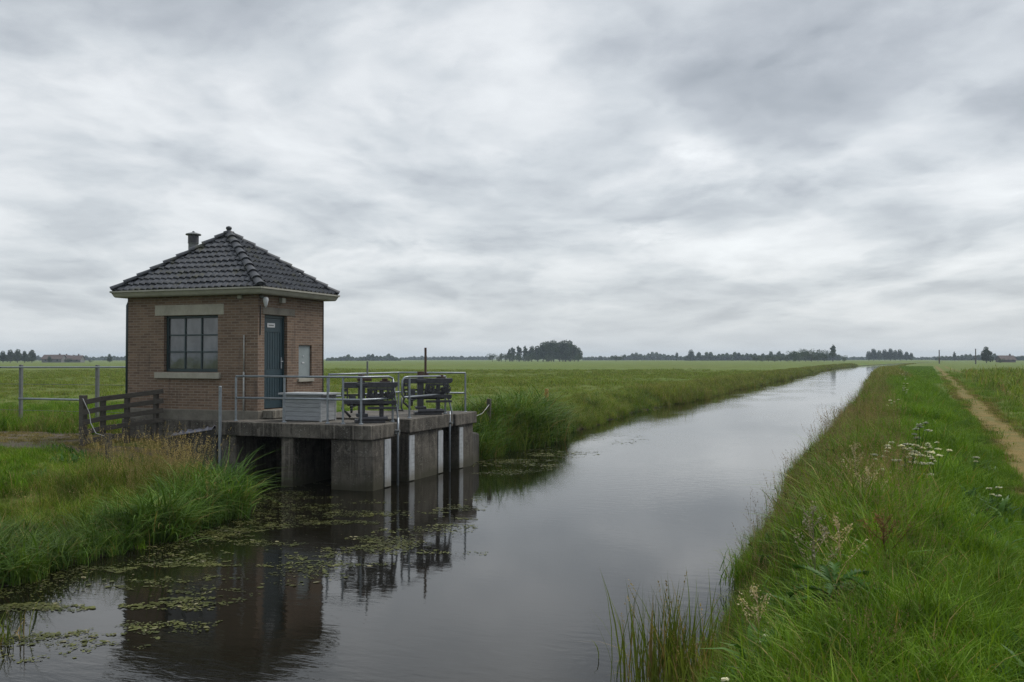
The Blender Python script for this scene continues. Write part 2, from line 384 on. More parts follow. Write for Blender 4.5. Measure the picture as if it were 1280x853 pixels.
def build_ground():
    s=[-2900,-2200,-1500,-1000,-700,-480,-330,-230,-160,-110,-80,-60,-46,-36,-29]+list(np.arange(-25,-14.5,.7))+list(np.arange(-14.5,-8.4,.2))+[-7.4,-6,-4.4]+list(np.arange(-3.2,.6,.16))+list(np.arange(.7,6,.4))+[6.5,7.5,9,11,14,18,23,30,40,55,75,105,150,220,330,500,800,1300,2000,2800]
    y=[-2900,-2000,-1200,-700,-400,-220,-120,-70,-40,-22,-12,-6,-2]+list(np.arange(0,32,.25))+list(np.arange(32,60,.7))+list(np.arange(60,120,2.))+list(np.arange(120,480,6.))+[500,530,570,620,680,750,850,980,1150,1400,1700,2100,2500,2900]
    s=np.array(s,float); y=np.array(y,float)
    S,Yy=np.meshgrid(s,y); X=np.clip(S+bend(Yy)*np.exp(-(np.abs(S)/900.)**2),-2950,2950)
    Z=gz(X,Yy)
    V=np.stack([X.ravel(),Yy.ravel(),Z.ravel()],1); ns=len(s)
    i=np.arange(len(y)-1)[:,None]*ns+np.arange(ns-1)[None,:]; i=i.ravel()
    F=np.stack([i,i+1,i+ns+1,i+ns],1)
    me=npmesh('ground',V,F,['meadow']); me.polygons.foreach_set('use_smooth',np.ones(len(F),bool))
    o=link('ground',me); tag(o,kind='structure')
    # water sheet
    s2=np.array([-15.2,-11,-9,-6,-3,-.8,3.]); y2=np.array([-400,-150,-60,-20,0,10,20,40,80,140,200]+list(range(220,900,20)),float)
    S,Yy=np.meshgrid(s2,y2); X=S+bend(Yy); V=np.stack([X.ravel(),Yy.ravel(),np.zeros(X.size)],1); ns=len(s2)
    i=(np.arange(len(y2)-1)[:,None]*ns+np.arange(ns-1)[None,:]).ravel()
    w=link('water',npmesh('water',V,np.stack([i,i+1,i+ns+1,i+ns],1),['water'])); tag(w,kind='structure')
    # wheel tracks
    for off,w0,nm in ((0.,.35,'dirt_track'),(2.1,.22,'dirt_track')):
        yy=np.concatenate([np.arange(4,60,.5),np.arange(60,300,4.)]); tt=np.linspace(-1,1,7)
        T,Y2=np.meshgrid(tt,yy); wv=w0*(1+.25*(vnoise(Y2,T*0,2.,7+int(off))-.5)*2)
        X=track_x(Y2)+off+T*wv+.1*np.sin(Y2*.35); Z=gz(X,Y2)+.012-.03*0
        V=np.stack([X.ravel(),Y2.ravel(),Z.ravel()],1); ns=7
        i=(np.arange(len(yy)-1)[:,None]*ns+np.arange(ns-1)[None,:]).ravel()
        tag(link(nm,npmesh(nm,V,np.stack([i,i+1,i+ns+1,i+ns],1),['track_dirt'])),kind='structure')
    # gravel yard in front of the wooden fence
    V=[];F=[];na=40
    cx,cy=-18.9,17.15
    for j,rr in enumerate((0.,.35,.7,1.)):
        for k in range(na):
            a=2*math.pi*k/na; q=rr*(1+.12*math.sin(3*a+1)+.08*math.sin(7*a))
            V.append((cx+4.6*q*math.cos(a),cy+2.3*q*math.sin(a)+.12*4.6*q*math.cos(a)*0))
    V=np.array(V); Z=gz(V[:,0],V[:,1])+.015; V=np.column_stack([V,Z])
    for j in range(3):
        for k in range(na): F.append((j*na+k,j*na+(k+1)%na,(j+1)*na+(k+1)%na,(j+1)*na+k))
    tag(link('gravel_yard',npmesh('gravel_yard',V,F,['gravel'])),kind='structure')
build_ground()

# ------------------------------------------------------------------ pump house
HX0,HX1,HY0,HY1=-17.04,-13.24,17.92,20.66
PZ,WT=1.55,4.26
house=empty('pump_house',(-15.14,19.29,.7),'small brown brick pumping house with dark tiled hip roof beside the canal','building')
def wall_faces(b,axis,c,a0,a1,z0,z1,holes,depth,inward):
    """outer face of a wall in plane axis=c with rectangular holes and their reveals"""
    as_=sorted({a0,a1}|{h[0] for h in holes}|{h[1] for h in holes}); zs=sorted({z0,z1}|{h[2] for h in holes}|{h[3] for h in holes})
    P=lambda a,z,d=0: (c+inward*d,a,z) if axis==0 else (a,c+inward*d,z)
    for i in range(len(as_)-1):
        for j in range(len(zs)-1):
            ca,cz=(as_[i]+as_[i+1])/2,(zs[j]+zs[j+1])/2
            if any(h[0]<ca<h[1] and h[2]<cz<h[3] for h in holes): continue
            b.poly([P(as_[i],zs[j]),P(as_[i+1],zs[j]),P(as_[i+1],zs[j+1]),P(as_[i],zs[j+1])])
    for h in holes:
        q=[(h[0],h[2]),(h[1],h[2]),(h[1],h[3]),(h[0],h[3])]
        for k in range(4):
            u,v=q[k],q[(k+1)%4]; b.poly([P(*u),P(*v),P(*v,depth),P(*u,depth)])
WIN=(-15.94,-14.36,2.44,3.78); DOOR=(18.17,19.07,1.57,3.78); MET=(19.55,20.12,2.26,3.09)
b=B()
wall_faces(b,1,HY0,HX0,HX1,PZ,WT,[WIN],.14,1)
wall_faces(b,0,HX1,HY0,HY1,PZ,WT,[DOOR,MET],.16,-1)
wall_faces(b,1,HY1,HX0,HX1,PZ,WT,[],.1,-1); wall_faces(b,0,HX0,HY0,HY1,PZ,WT,[],.1,1)
b.build('wall','brick',house)
# plinth, door threshold
b=B(); b.box(HX0-.05,HX1+.05,HY0-.05,HY1+.05,1.30,PZ+.004); b.build('plinth','plinth_grey',house,bevel=.012)
b=B(); b.box(HX0-.09,HX1+.03,HY0-.09,HY1+.09,.2,1.30); b.build('foundation','concrete',house,bevel=.012)
b=B(); b.box(HX1-.16,HX1+.32,18.05,19.2,1.38,1.565); b.build('threshold','concrete_pale',house,bevel=.012)
# gutter (swept round the eaves)
def ring(off,z): return [(HX0-off,HY0-off,z),(HX1+off,HY0-off,z),(HX1+off,HY1+off,z),(HX0-off,HY1+off,z)]
prof=[(-.03,4.235),(.21,4.235),(.235,4.262),(.27,4.34),(.30,4.352),(.30,4.39),(.275,4.39),(.27,4.37),(.05,4.36),(-.03,4.36)]
b=B(); vs=[];fs=[]
for p_ in prof: vs+=ring(*p_)
for i in range(len(prof)-1):
    for k in range(4): fs.append((i*4+k,i*4+(k+1)%4,(i+1)*4+(k+1)%4,(i+1)*4+k))
b.add(vs,fs); gut=b.build('gutter','gutter_paint',house)
# roof: pan tiles laid course by course on four slopes
EO,EZ,AZ=.26,4.385,5.90
apex=Vector(((HX0+HX1)/2,(HY0+HY1)/2,AZ)); ec=[Vector(v) for v in ring(EO,EZ)]
def roof_face(b,A,Bp,ap,ph=0.):
    u=(Bp-A); W=u.length; u=u.normalized(); mid=A+u*((ap-A).dot(u)); v=(ap-mid); L=v.length; v=v.normalized(); n=u.cross(v).normalized()
    am=(ap-A).dot(u); N=11; st=.18; du=st/8
    pr_=lambda x:(0.021*math.sin(2*math.pi*x/st+ph)+.009*math.sin(4*math.pi*x/st+.6+ph))
    for k in range(N):
        v0=k*L/N; v1=min(L,v0+L/N+.03)
        lo=lambda q: am*q/L; hi=lambda q: W-(W-am)*q/L
        jit=rnd.uniform(-.004,.004)
        xs=np.arange(math.floor(lo(v0)/du)*du,hi(v0)+du,du); rows=[]
        for vv,hh in ((v0+.012,.0),(v0,.042),(v0+.15*(v1-v0),.043),(v1,.006)):
            row=[]
            for x in xs:
                xc=min(max(x,lo(vv)),hi(vv)); tilt=.006*math.sin(37.1*math.floor(x/st)+11*k)
                row.append(A+u*xc+v*(vv+tilt)+n*((hh+pr_(xc)+tilt*.6+jit) if hh>0 else -.01))
            rows.append(row)
        nx=len(xs); vs=[q for r in rows for q in r]
        fs=[(r*nx+i,r*nx+i+1,(r+1)*nx+i+1,(r+1)*nx+i) for r in range(3) for i in range(nx-1)]
        b.add(vs,fs)
    b.poly([A-n*.012,Bp-n*.012,ap-n*.012])
b=B()
for i in range(4): roof_face(b,ec[i],ec[(i+1)%4],apex,i)
roof=b.build('roof','roof_tile',house,smooth=False)
b=B()
for i in range(4):
    a=ec[i]+Vector((0,0,.05)); e=apex+Vector((0,0,.03)); d=(e-a); L=d.length; d=d.normalized(); sx=d.cross(Vector((0,0,1))).normalized(); up=sx.cross(d)
    n=9
    for k in range(n):
        q0=a+d*(L*k/n-.02); q1=a+d*(L*(k+1)/n+.03); vs=[]
        for q,r_,lift in ((q0,.115,.035),(q1,.09,.005)):
            for s_ in range(9):
                an=math.pi*s_/8; vs.append(q+sx*math.cos(an)*r_+up*(math.sin(an)*r_*.8+lift-.045))
        fs=[(s_,s_+1,9+s_+1,9+s_) for s_ in range(8)]+[tuple(range(9)),tuple(range(9,18))]
        b.add(vs,fs)
b.build('hip_cap','roof_tile',roof,smooth=False)
b=B(); b.lathe((apex.x,apex.y,apex.z+.03),[(.16,-.08),(.13,.01),(.06,.03),(.05,.05),(.07,.07),(.075,.10),(.06,.13),(.02,.145)],14); b.build('finial','roof_tile',roof,smooth=True)
# flue
b=B(); b.lathe((-16.5,19.6,5.0),[(.125,0),(.125,.74),(.14,.74),(.14,.75),(.12,.75)],18); fl=b.build('flue','galv_dull',house,smooth=False)
b=B(); b.lathe((-16.5,19.6,5.70),[(.135,0.05),(.135,.25),(.12,.25),(.12,.27)],18); b.build('flue_collar','iron',fl)
b=B(); b.lathe((-16.5,19.6,5.95),[(.19,0),(.20,.02),(.18,.04),(.05,.075),(.03,.075),(.03,.1),(.01,.11)],18); b.build('flue_cap','galv_dull',fl)
# window
x0,x1,z0,z1=WIN; yf=HY0+.085
b=B()
for s_ in (0,1):
    xx=x0+.004 if s_==0 else x1-.064
    b.box(xx,xx+.06,yf,yf+.07,z0+.004,z1-.004)
b.box(x0+.064,x1-.064,yf,yf+.07,z1-.064,z1-.004); b.box(x0+.064,x1-.064,yf,yf+.07,z0+.004,z0+.074)
iw=(x1-x0-.128)/3; ih=(z1-z0-.138)/3
for k in (1,2):
    xx=x0+.064+iw*k; b.box(xx-.017,xx+.017,yf+.006,yf+.05,z0+.074,z1-.064)
    zz=z0+.074+ih*k
    for j in range(3):
        b.box(x0+.064+iw*j+(.017 if j else 0),x0+.064+iw*(j+1)-(.017 if j<2 else 0),yf+.008,yf+.05,zz-.017,zz+.017)
win=b.build('window','teal_frame',house,bevel=.004)
b=B()
for i in range(3):
    for j in range(3):
        xa=x0+.07+iw*i; za=z0+.078+ih*j; tl=rnd.uniform(-.002,.002)
        b.add([(xa,yf+.034+tl,za),(xa+iw-.01,yf+.034-tl,za),(xa+iw-.01,yf+.034-tl*.5,za+ih-.008),(xa,yf+.034+tl*.7,za+ih-.008)],[(0,1,2,3)])
b.build('pane','window_glass',win)
b=B(); b.box(-16.17,-14.27,HY0-.07,HY0+.08,2.285,2.425); b.build('sill','concrete_lintel',win,bevel=.012)
b=B(); b.box(-16.21,-14.19,HY0-.012,HY0+.1,3.784,4.035); b.build('lintel','concrete_lintel',win,bevel=.008)
# door (planked, teal)
y0,y1,z0,z1=DOOR; xf=HX1-.09
b=B()
b.box(xf-.06,xf+.012,y0+.003,y0+.058,z0+.004,z1-.003); b.box(xf-.06,xf+.012,y1-.058,y1-.003,z0+.004,z1-.003); b.box(xf-.06,xf+.012,y0+.06,y1-.06,z1-.07,z1-.003)
fr=b.build('door_frame','teal_frame',house,bevel=.004)
b=B(); yl,yr=y0+.062,y1-.062
b.box(xf-.06,xf-.028,yl,yr,z0+.02,z1-.074)
b.box(xf-.026,xf-.005,yl,yl+.09,z0+.02,z1-.074); b.box(xf-.026,xf-.005,yr-.09,yr,z0+.02,z1-.074)
for za,zb in ((z0+.02,z0+.2),(z0+.78,z0+.93),(z1-.40,z1-.074)): b.box(xf-.026,xf-.0055,yl+.092,yr-.092,za,zb)
n=6; w=(yr-yl-.19)/n
for k in range(n):
    ya=yl+.095+w*k
    for za,zb in ((z0+.205,z0+.775),(z0+.935,z1-.405)): b.box(xf-.027,xf-.014,ya+.006,ya+w-.006,za,zb)
door=b.build('door','teal_paint',house,bevel=.004)
b=B(); b.box(xf-.004,xf+.008,yr-.075,yr-.03,z0+.95,z0+1.22); b.tube([(xf+.004,yr-.052,z0+1.12),(xf+.05,yr-.052,z0+1.12),(xf+.055,yr-.16,z0+1.11)],.011,8); b.build('handle','galv',door)
b=B(); b.box(xf-.004,xf+.006,yl+.16,yl+.46,z1-.29,z1-.19); b.build('name_plate','white_plate',door,bevel=.003)
b=B(); b.box(xf+.006,xf+.0075,yl+.21,yl+.41,z1-.255,z1-.225); b.build('plate_print','galv_dull',door)
b=B(); b.box(HX1-.1,HX1+.01,18.1,19.38,3.784,3.955); b.build('door_lintel','plinth_grey',house,bevel=.008)
# meter cupboard set in the wall
y0,y1,z0,z1=MET
b=B(); b.box(HX1-.15,HX1-.05,y0+.003,y1-.003,z0+.01,z1-.003); b.box(HX1-.05,HX1-.042,y0+.03,y1-.03,z0+.04,z1-.03)
mc=b.build('meter_cupboard','grey_paint',house,bevel=.005)
b=B(); b.box(HX1-.042,HX1-.03,y0+.19,y0+.29,z0+.38,z0+.41); b.build('latch','white_plate',mc); b=B(); b.tube([(HX1-.043,y0+.25,z0+.56),(HX1-.028,y0+.25,z0+.56)],.016,10); b.build('keyhole','white_plate',mc)
b=B(); b.box(HX1-.1,HX1+.05,y0-.05,y1+.05,z0-.075,z0+.006); b.build('cupboard_sill','concrete_lintel',mc,bevel=.008)
# lamp on the corner with its cable, alarm box, conduits, downpipe
b=B(); b.box(HX1+.005,HX1+.07,17.98,18.06,4.15,4.21); lb=b.build('lamp','galv_dull',house,bevel=.005)
b=B(); b.lathe((HX1+.14,18.02,3.98),[(.012,-.05),(.035,0),(.06,.09),(.065,.15),(.04,.19)],14); b.build('lamp_bowl','white_plate',lb,smooth=True)
b=B(); b.tube([(HX1+.01,18.0,3.98),(HX1+.012,18.0,3.6),(HX1+.012,17.99,3.3)],.012,6); b.build('cable','tar_black',house)
b=B(); b.box(HX1+.002,HX1+.10,18.72,18.86,4.08,4.2); b.build('alarm_box','gutter_paint',house,bevel=.01)
b=B(); b.box(-13.78,-13.66,HY0-.06,HY0-.002,4.14,4.22); b.build('junction_box','gutter_paint',house,bevel=.01)
b=B(); b.tube([(-13.6,HY0-.03,1.36),(-13.6,HY0-.03,2.45)],.021,8); b.tube([(-13.6,HY0-.03,2.4),(-13.6,HY0-.03,3.3)],.013,8); b.build('conduit','white_pipe',house,smooth=True)
b=B(); b.tube([(HX0-.06,HY0+.1,4.24),(HX0-.06,HY0+.1,4.15),(HX0-.055,HY0+.04,4.05),(HX0-.055,HY0+.04,.9)],.04,10); b.build('downpipe','teal_frame',house,smooth=True)
b=B(); b.tube([(HX1+.01,HY1-.03,4.2),(HX1+.01,HY1-.03,1.4)],.012,8); b.build('cable','iron',house)

# ------------------------------------------------------------------ sluice
DZ=1.365; XF=-9.78; YF=17.05
sl=empty('sluice',(-11.7,19.6,0),'weathered concrete sluice platform on piers standing in the canal','sluice')
SB=1.06
b=B(); b.box(-13.72,XF,YF,18.34,SB,DZ); b.build('deck_slab','concrete',sl,bevel=.02)
b=B(); b.box(XF-2.2,XF+.03,18.74,21.02,SB+.03,DZ+.035); b.build('deck_slab','concrete',sl,bevel=.02)
b=B(); b.box(XF-2.2,XF+.05,21.11,22.45,SB+.03,DZ+.02); b.build('deck_slab','concrete',sl,bevel=.02)
b=B(); b.box(-13.2,XF-.62,18.342,22.3,SB+.02,DZ-.012); b.build('deck_slab','concrete',sl)
PF=XF-.03
def pier(x0,x1,y0,y1,z1,ch=0.):
    b=B()
    if ch: b.prism([(x0,y0,-1.1),(x1-ch,y0,-1.1),(x1,y0+ch,-1.1),(x1,y1,-1.1),(x0,y1,-1.1)],(0,0,z1+1.1))
    else: b.box(x0,x1,y0,y1,-1.1,z1)
    return b.build('pier','concrete',sl,bevel=.015)
pier(-10.76,PF,YF+.05,17.98,SB-.002,.10)
pier(-12.02,-11.72,YF+.06,18.6,SB-.002)
pier(-13.60,-13.22,YF+.07,18.6,SB-.002)
pier(PF-2.0,PF,18.76,20.55,SB+.028)
pier(PF-2.0,PF+.02,21.42,22.32,SB+.028)
b=B(); b.box(-13.6,-10.765,18.61,18.9,-1.1,SB-.004); b.build('back_wall','concrete',sl)
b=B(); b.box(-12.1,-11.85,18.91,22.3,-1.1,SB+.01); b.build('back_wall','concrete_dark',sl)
b=B(); b.box(PF-.62,PF-.5,17.985,18.755,-.9,.98); b.build('sluice_gate','tar_black',sl)
b=B(); b.box(PF-.62,PF-.5,20.555,21.415,-.9,.98); b.build('sluice_gate','tar_black',sl)
for ya,yb,xo in ((17.66,17.93,0),(18.78,19.03,0),(20.27,20.53,0),(21.44,21.66,.02)):
    b=B(); b.box(PF+xo+.003,PF+xo+.024,ya,yb,.02,SB-.03); b.build('gauge_board','gauge_white',sl,bevel=.003)
for yy,zt in ((18.17,2.38),(20.83,1.42)):
    b=B(); b.tube([(PF+.06,yy,-.6),(PF+.06,yy,SB+.12),(PF+.03,yy+.06,DZ+.1)],.024,8); b.build('guide_pipe','galv',sl,smooth=True)
for yy in (18.10,20.80):
    b=B(); b.box(PF-.12,PF+.055,yy-.03,yy+.03,SB+.06,SB+.1); b.tube([(PF+.03,yy,SB+.13),(PF+.14,yy,SB+.13)],.03,8); b.build('pipe_clamp','galv_dull',sl)
# wing walls
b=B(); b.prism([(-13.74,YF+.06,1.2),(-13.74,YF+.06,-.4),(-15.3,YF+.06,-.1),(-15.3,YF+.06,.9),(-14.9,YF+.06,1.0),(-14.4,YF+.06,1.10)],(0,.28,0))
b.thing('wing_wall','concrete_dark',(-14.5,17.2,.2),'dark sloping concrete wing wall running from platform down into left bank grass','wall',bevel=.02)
b=B(); vs=[];fs=[]; nx=20
for i in range(nx):
    x=-13.85-.06*i; zt=1.2-(abs(x)-13.74)*.15+.018
    for j,yy in enumerate((YF+.03,YF+.12,YF+.22,YF+.30)): vs.append((x,yy,zt+(.035*math.sin(i*2.1+j*1.3)+.02*math.sin(i*4.7+j) if 0<j<3 else (-.05 if j==0 else 0))+.02))
for i in range(nx-1):
    for j in range(3): fs.append((i*4+j,i*4+j+1,(i+1)*4+j+1,(i+1)*4+j))
b.add(vs,fs); simple('sheet_grey',(.16,.16,.19),.35,0,.3,9,.2)
sh=b.thing('plastic_sheet','sheet_grey',(-14.5,17.2,1.1),'crumpled grey plastic sheet lying along top of sloping wing wall','sheet',smooth=True)
sh.modifiers.new('solid','SOLIDIFY').thickness=.012
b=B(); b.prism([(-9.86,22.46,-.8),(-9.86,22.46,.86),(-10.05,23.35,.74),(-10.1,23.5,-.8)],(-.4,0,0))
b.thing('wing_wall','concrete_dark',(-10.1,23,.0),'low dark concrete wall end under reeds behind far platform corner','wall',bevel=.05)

# ------------------------------------------------------------------ railings
def pipe_post(p,z0,z1,parent,r=.024):
    b=B(); b.tube([(p[0],p[1],z0),(p[0],p[1],z1)],r,8); b.lathe((p[0],p[1],z0),[(.05,0),(.05,.02),(.03,.03)],10); return b.build('post','galv',parent,smooth=False)
TZ,MZ=DZ+1.0,DZ+.52
e=empty('guard_railing',(-11.7,17.35,DZ),'long front galvanised pipe railing with corner around pale box and first winch','railing','galvanised railings on the sluice platform')
y_=17.30
A=(-13.36,y_);C=(-10.16,17.32);D=(-9.93,18.26)
for x in (A[0]+.0,-12.08,-10.98,-10.60,C[0]): pipe_post((x,y_),DZ,TZ-.02,e)
pipe_post(D,DZ,TZ-.1,e)
for zz,nm in ((TZ,'top_rail'),(MZ,'mid_rail')):
    b=B(); b.tube([(A[0],y_,zz),(-11.,y_,zz),(C[0]-.12,y_,zz),(C[0]-.03,y_+.03,zz),(C[0]+.02,y_+.12,zz),(D[0]-.02,D[1]-.15,zz),(D[0],D[1],zz-(.04 if nm=='top_rail' else 0))],.023,8); b.build(nm,'galv',e,smooth=True)
b=B(); b.tube([(D[0],D[1],TZ-.05),(D[0]+.05,D[1]+.03,MZ),(D[0]+.11,D[1]+.08,DZ-.05),(D[0]+.13,D[1]+.0,SB)],.022,8); b.build('brace','galv',e,smooth=True)
e=empty('guard_railing',(-9.93,20,DZ),'short pipe railing with looped end before the far winch','railing','galvanised railings on the sluice platform')
for yy in (19.05,20.95): pipe_post((-9.93,yy),DZ+.035,TZ-.04,e)
b=B(); b.tube([(-9.93,20.95,TZ-.04),(-9.93,19.0,TZ-.02),(-9.95,18.86,TZ-.03),(-9.98,18.8,TZ-.1),(-9.98,18.78,MZ+.08),(-9.97,18.84,MZ),(-9.95,18.9,MZ),(-9.93,20.95,MZ)],.022,8); b.build('top_rail','galv',e,smooth=True)
b=B(); b.tube([(-9.99,18.8,MZ),(-10.,18.79,MZ-.22),(-10.02,18.9,MZ-.3),(-10.3,19.05,MZ-.3)],.022,8); b.build('end_loop','galv_dull',e,smooth=True)
b=B(); b.tube([(-9.93,20.95,TZ-.06),(-9.88,20.98,MZ),(-9.80,21.03,DZ+.1),(-9.76,21.05,SB+.1)],.022,8); b.build('brace','galv',e,smooth=True)
e=empty('guard_railing',(-11.5,22.1,DZ),'rear pipe railing behind both winches on the platform edge','railing','galvanised railings on the sluice platform')
for p in ((-9.95,22.2),(-11.9,22.2),(-11.95,20.4),(-12.0,18.95)): pipe_post(p,DZ,TZ,e)
for zz,nm in ((TZ+.02,'top_rail'),(MZ-.02,'mid_rail')):
    b=B(); b.tube([(-9.95,22.2,zz),(-11.8,22.2,zz),(-11.88,22.17,zz),(-11.9,22.1,zz),(-11.95,20.4,zz),(-12.0,18.95,zz)],.022,8); b.build(nm,'galv',e,smooth=True)
b=B(); b.tube([(-13.47,16.9,.1),(-13.47,16.9,2.12)],.035,12); b.lathe((-13.47,16.9,2.12),[(.04,0),(.04,.02),(.02,.035)],12)
b.thing('steel_post','galv',(-13.47,16.9,.1),'upright galvanised steel pipe post in grass before left platform end','post',smooth=False)
# pale slatted box
e=empty('storage_box',(-11.9,18.0,DZ),'pale grey slatted wooden box with overhanging lid on platform behind railing','box')
bx0,bx1,by0,by1=-12.42,-11.42,17.72,18.33
b=B(); n=6; hh=.58
for k in range(n):
    za=DZ+.02+k*hh/n; zb=za+hh/n-.005
    j=rnd.uniform(0,.003)
    b.box(bx0+.03,bx1-.03,by0+j,by0+.03+j,za,zb); b.box(bx1-.03-j,bx1-j,by0+.034,by1-.03,za,zb)
b.box(bx0+.05,bx1-.05,by0+.05,by1-.02,DZ+.005,DZ+hh-.01)
b.box(bx0,bx0+.03,by0-.005,by1,DZ,DZ+hh); b.build('slat_body','box_wood',e,bevel=.004)
b=B(); b.box(bx1-.03,bx1+.008,by0-.012,by0+.032,DZ,DZ+hh); b.build('corner_post','box_wood',e)
b=B(); b.box(bx1-.03,bx1+.008,by1-.03,by1+.01,DZ,DZ+hh); b.build('corner_post','box_wood',e)
b=B(); b.box(bx0-.08,bx1+.1,by0-.06,by1+.06,DZ+hh+.004,DZ+hh+.045); b.build('lid','box_wood',e,bevel=.006)

# ------------------------------------------------------------------ sluice winches
def gear(b,c,axis,r,w,teeth,mi=0):
    c=Vector(c); ax=Vector(axis).normalized(); ref=Vector((0,0,1)) if abs(ax.z)<.9 else Vector((1,0,0)); sx=ax.cross(ref).normalized(); sy=ax.cross(sx)
    ring_o=[]; N=teeth*2
    for k in range(N):
        a=2*math.pi*k/N; rr=r if k%2==0 else r*.88
        for s_ in (-1,1): ring_o.append(c+ax*s_*w/2+(sx*math.cos(a)+sy*math.sin(a))*rr)
    ring_i=[]
    for k in range(N):
        a=2*math.pi*k/N
        for s_ in (-1,1): ring_i.append(c+ax*s_*w/2+(sx*math.cos(a)+sy*math.sin(a))*r*.72)
    vs=ring_o+ring_i; o2=2*N; fs=[]
    for k in range(N):
        k2=(k+1)%N
        fs+=[(2*k,2*k+1,2*k2+1,2*k2),(o2+2*k,o2+2*k2,o2+2*k2+1,o2+2*k+1),(2*k,2*k2,o2+2*k2,o2+2*k),(2*k+1,o2+2*k+1,o2+2*k2+1,2*k2+1)]
    b.add(vs,fs,mi); b.tube([c-ax*w*.8,c+ax*w*.8],r*.22,12,mi)
    for k in range(4):
        a=math.pi*k/4; d=sx*math.cos(a)+sy*math.sin(a); b.bar(c-d*r*.75,c+d*r*.75,w*.6,r*.12,ax,mi)
def make_winch(rod,label):
    e=empty('sluice_winch',(0,0,0),label,'winch','iron lifting gear on the sluice')
    b=B(); b.box(-.42,.30,-.22,.22,.0,.07); b.box(-.30,.34,-.16,.16,.07,.13); b.tube([(-.34,-.2,.09),(.36,-.2,.09)],.05,8); b.build('base','iron',e,bevel=.01)
    b=B(); b.box(-.34,-.18,-.13,.13,.13,.90); b.box(-.39,-.11,-.18,.18,.13,.2); b.box(-.385,-.115,-.18,.18,.78,.86); b.build('column','iron',e,bevel=.015)
    b=B(); b.box(.17,.27,-.09,.09,.13,.745); b.box(.14,.31,-.11,.11,.50,.56); b.build('column','iron',e,bevel=.012)
    b=B(); b.prism([(-.72,-.16,.755),(.55,-.16,.755),(.60,-.16,.80),(.60,-.16,.875),(-.72,-.16,.875)],(0,.32,0)); b.box(-.13,.50,-.15,-.141,.70,.75); b.box(-.68,-.60,-.13,.13,.68,.739); b.build('top_beam','iron',e,bevel=.012)
    b=B(); b.box(-.66,.58,-.16,-.09,.40,.48); b.box(-.60,.40,.06,.12,.36,.42); b.box(-.12,.58,-.17,-.11,.29,.345); b.box(.46,.56,-.16,.05,.37,.48); b.build('cross_arm','iron',e,bevel=.01)
    b=B(); b.box(-.15,.14,-.09,.07,.41,.58); b.box(.30,.50,-.10,.08,.50,.66); b.box(-.12,.0,-.12,.10,.585,.70); b.box(-.56,-.40,-.10,.10,.48,.60); b.build('gear_housing','iron',e,bevel=.012)
    b=B(); gear(b,(-.02,-.20,.60),(0,1,0),.13,.045,18); b.build('gear_wheel','iron',e)
    b=B(); gear(b,(.44,-.20,.62),(0,1,0),.11,.045,15); b.build('gear_wheel','iron',e)
    b=B(); gear(b,(-.50,-.05,.36),(1,0,0),.15,.05,16); b.build('gear_wheel','iron',e)
    b=B(); b.tube([(-.72,.0,.60),(.56,.0,.60)],.02,10); b.tube([(.02,-.24,.56),(.02,.2,.56)],.025,8); b.tube([(.40,-.24,.60),(.40,.2,.60)],.025,8); b.tube([(.06,-.02,.40),(.06,-.02,.74)],.028,8); b.tube([(-.02,.02,.40),(-.02,.02,.74)],.02,8); b.tube([(.10,-.12,.40),(.10,-.12,.76)],.016,8); b.tube([(.36,-.12,.40),(.36,-.12,.76)],.016,8); b.tube([(.50,.08,.40),(.50,.08,.76)],.02,8); b.tube([(-.60,-.12,.44),(-.60,-.12,.76)],.018,8); b.tube([(-.48,-.13,.34),(.2,-.13,.60)],.014,6); b.build('shaft','iron',e)
    b=B(); b.tube([(-.70,0,.76),(-.72,0,.60),(-.66,0,.50),(-.72,-.02,.30),(-.62,-.03,.22),(-.52,-.03,.12)],.028,8); b.build('crank','iron',e,smooth=True)
    b=B(); b.box(-.36,-.02,-.13,.13,.905,.96); b.tube([(-.25,0,.96),(-.25,0,1.04)],.09,12); b.tube([(-.08,0,.96),(-.08,0,1.0)],.05,10); b.box(.18,.42,-.07,.07,.88,.91); b.tube([(.30,0,.91),(.30,0,.96)],.07,12); b.build('bearing_cap','iron_rust',e,bevel=.006)
    b=B(); h,r_=rod; b.tube([(-.12,0,.9),(-.12,0,h)],r_,8); b.build('screw_spindle','iron_rust' if r_>.025 else 'galv_dull',e)
    return e
w1=make_winch((1.33,.022),'black iron lifting winch with gears on the near platform slab beside pale box')
w1.location=(-10.28,17.98,DZ+.002); w1.rotation_euler.z=R(33); w1.scale=(.9,.9,1.)
w2=make_winch((1.62,.032),'black iron winch with tall rusty spindle on the far platform slab')
w2.location=(-10.17,20.58,DZ+.037); w2.rotation_euler.z=R(33); w2.scale=(.9,.9,1.)

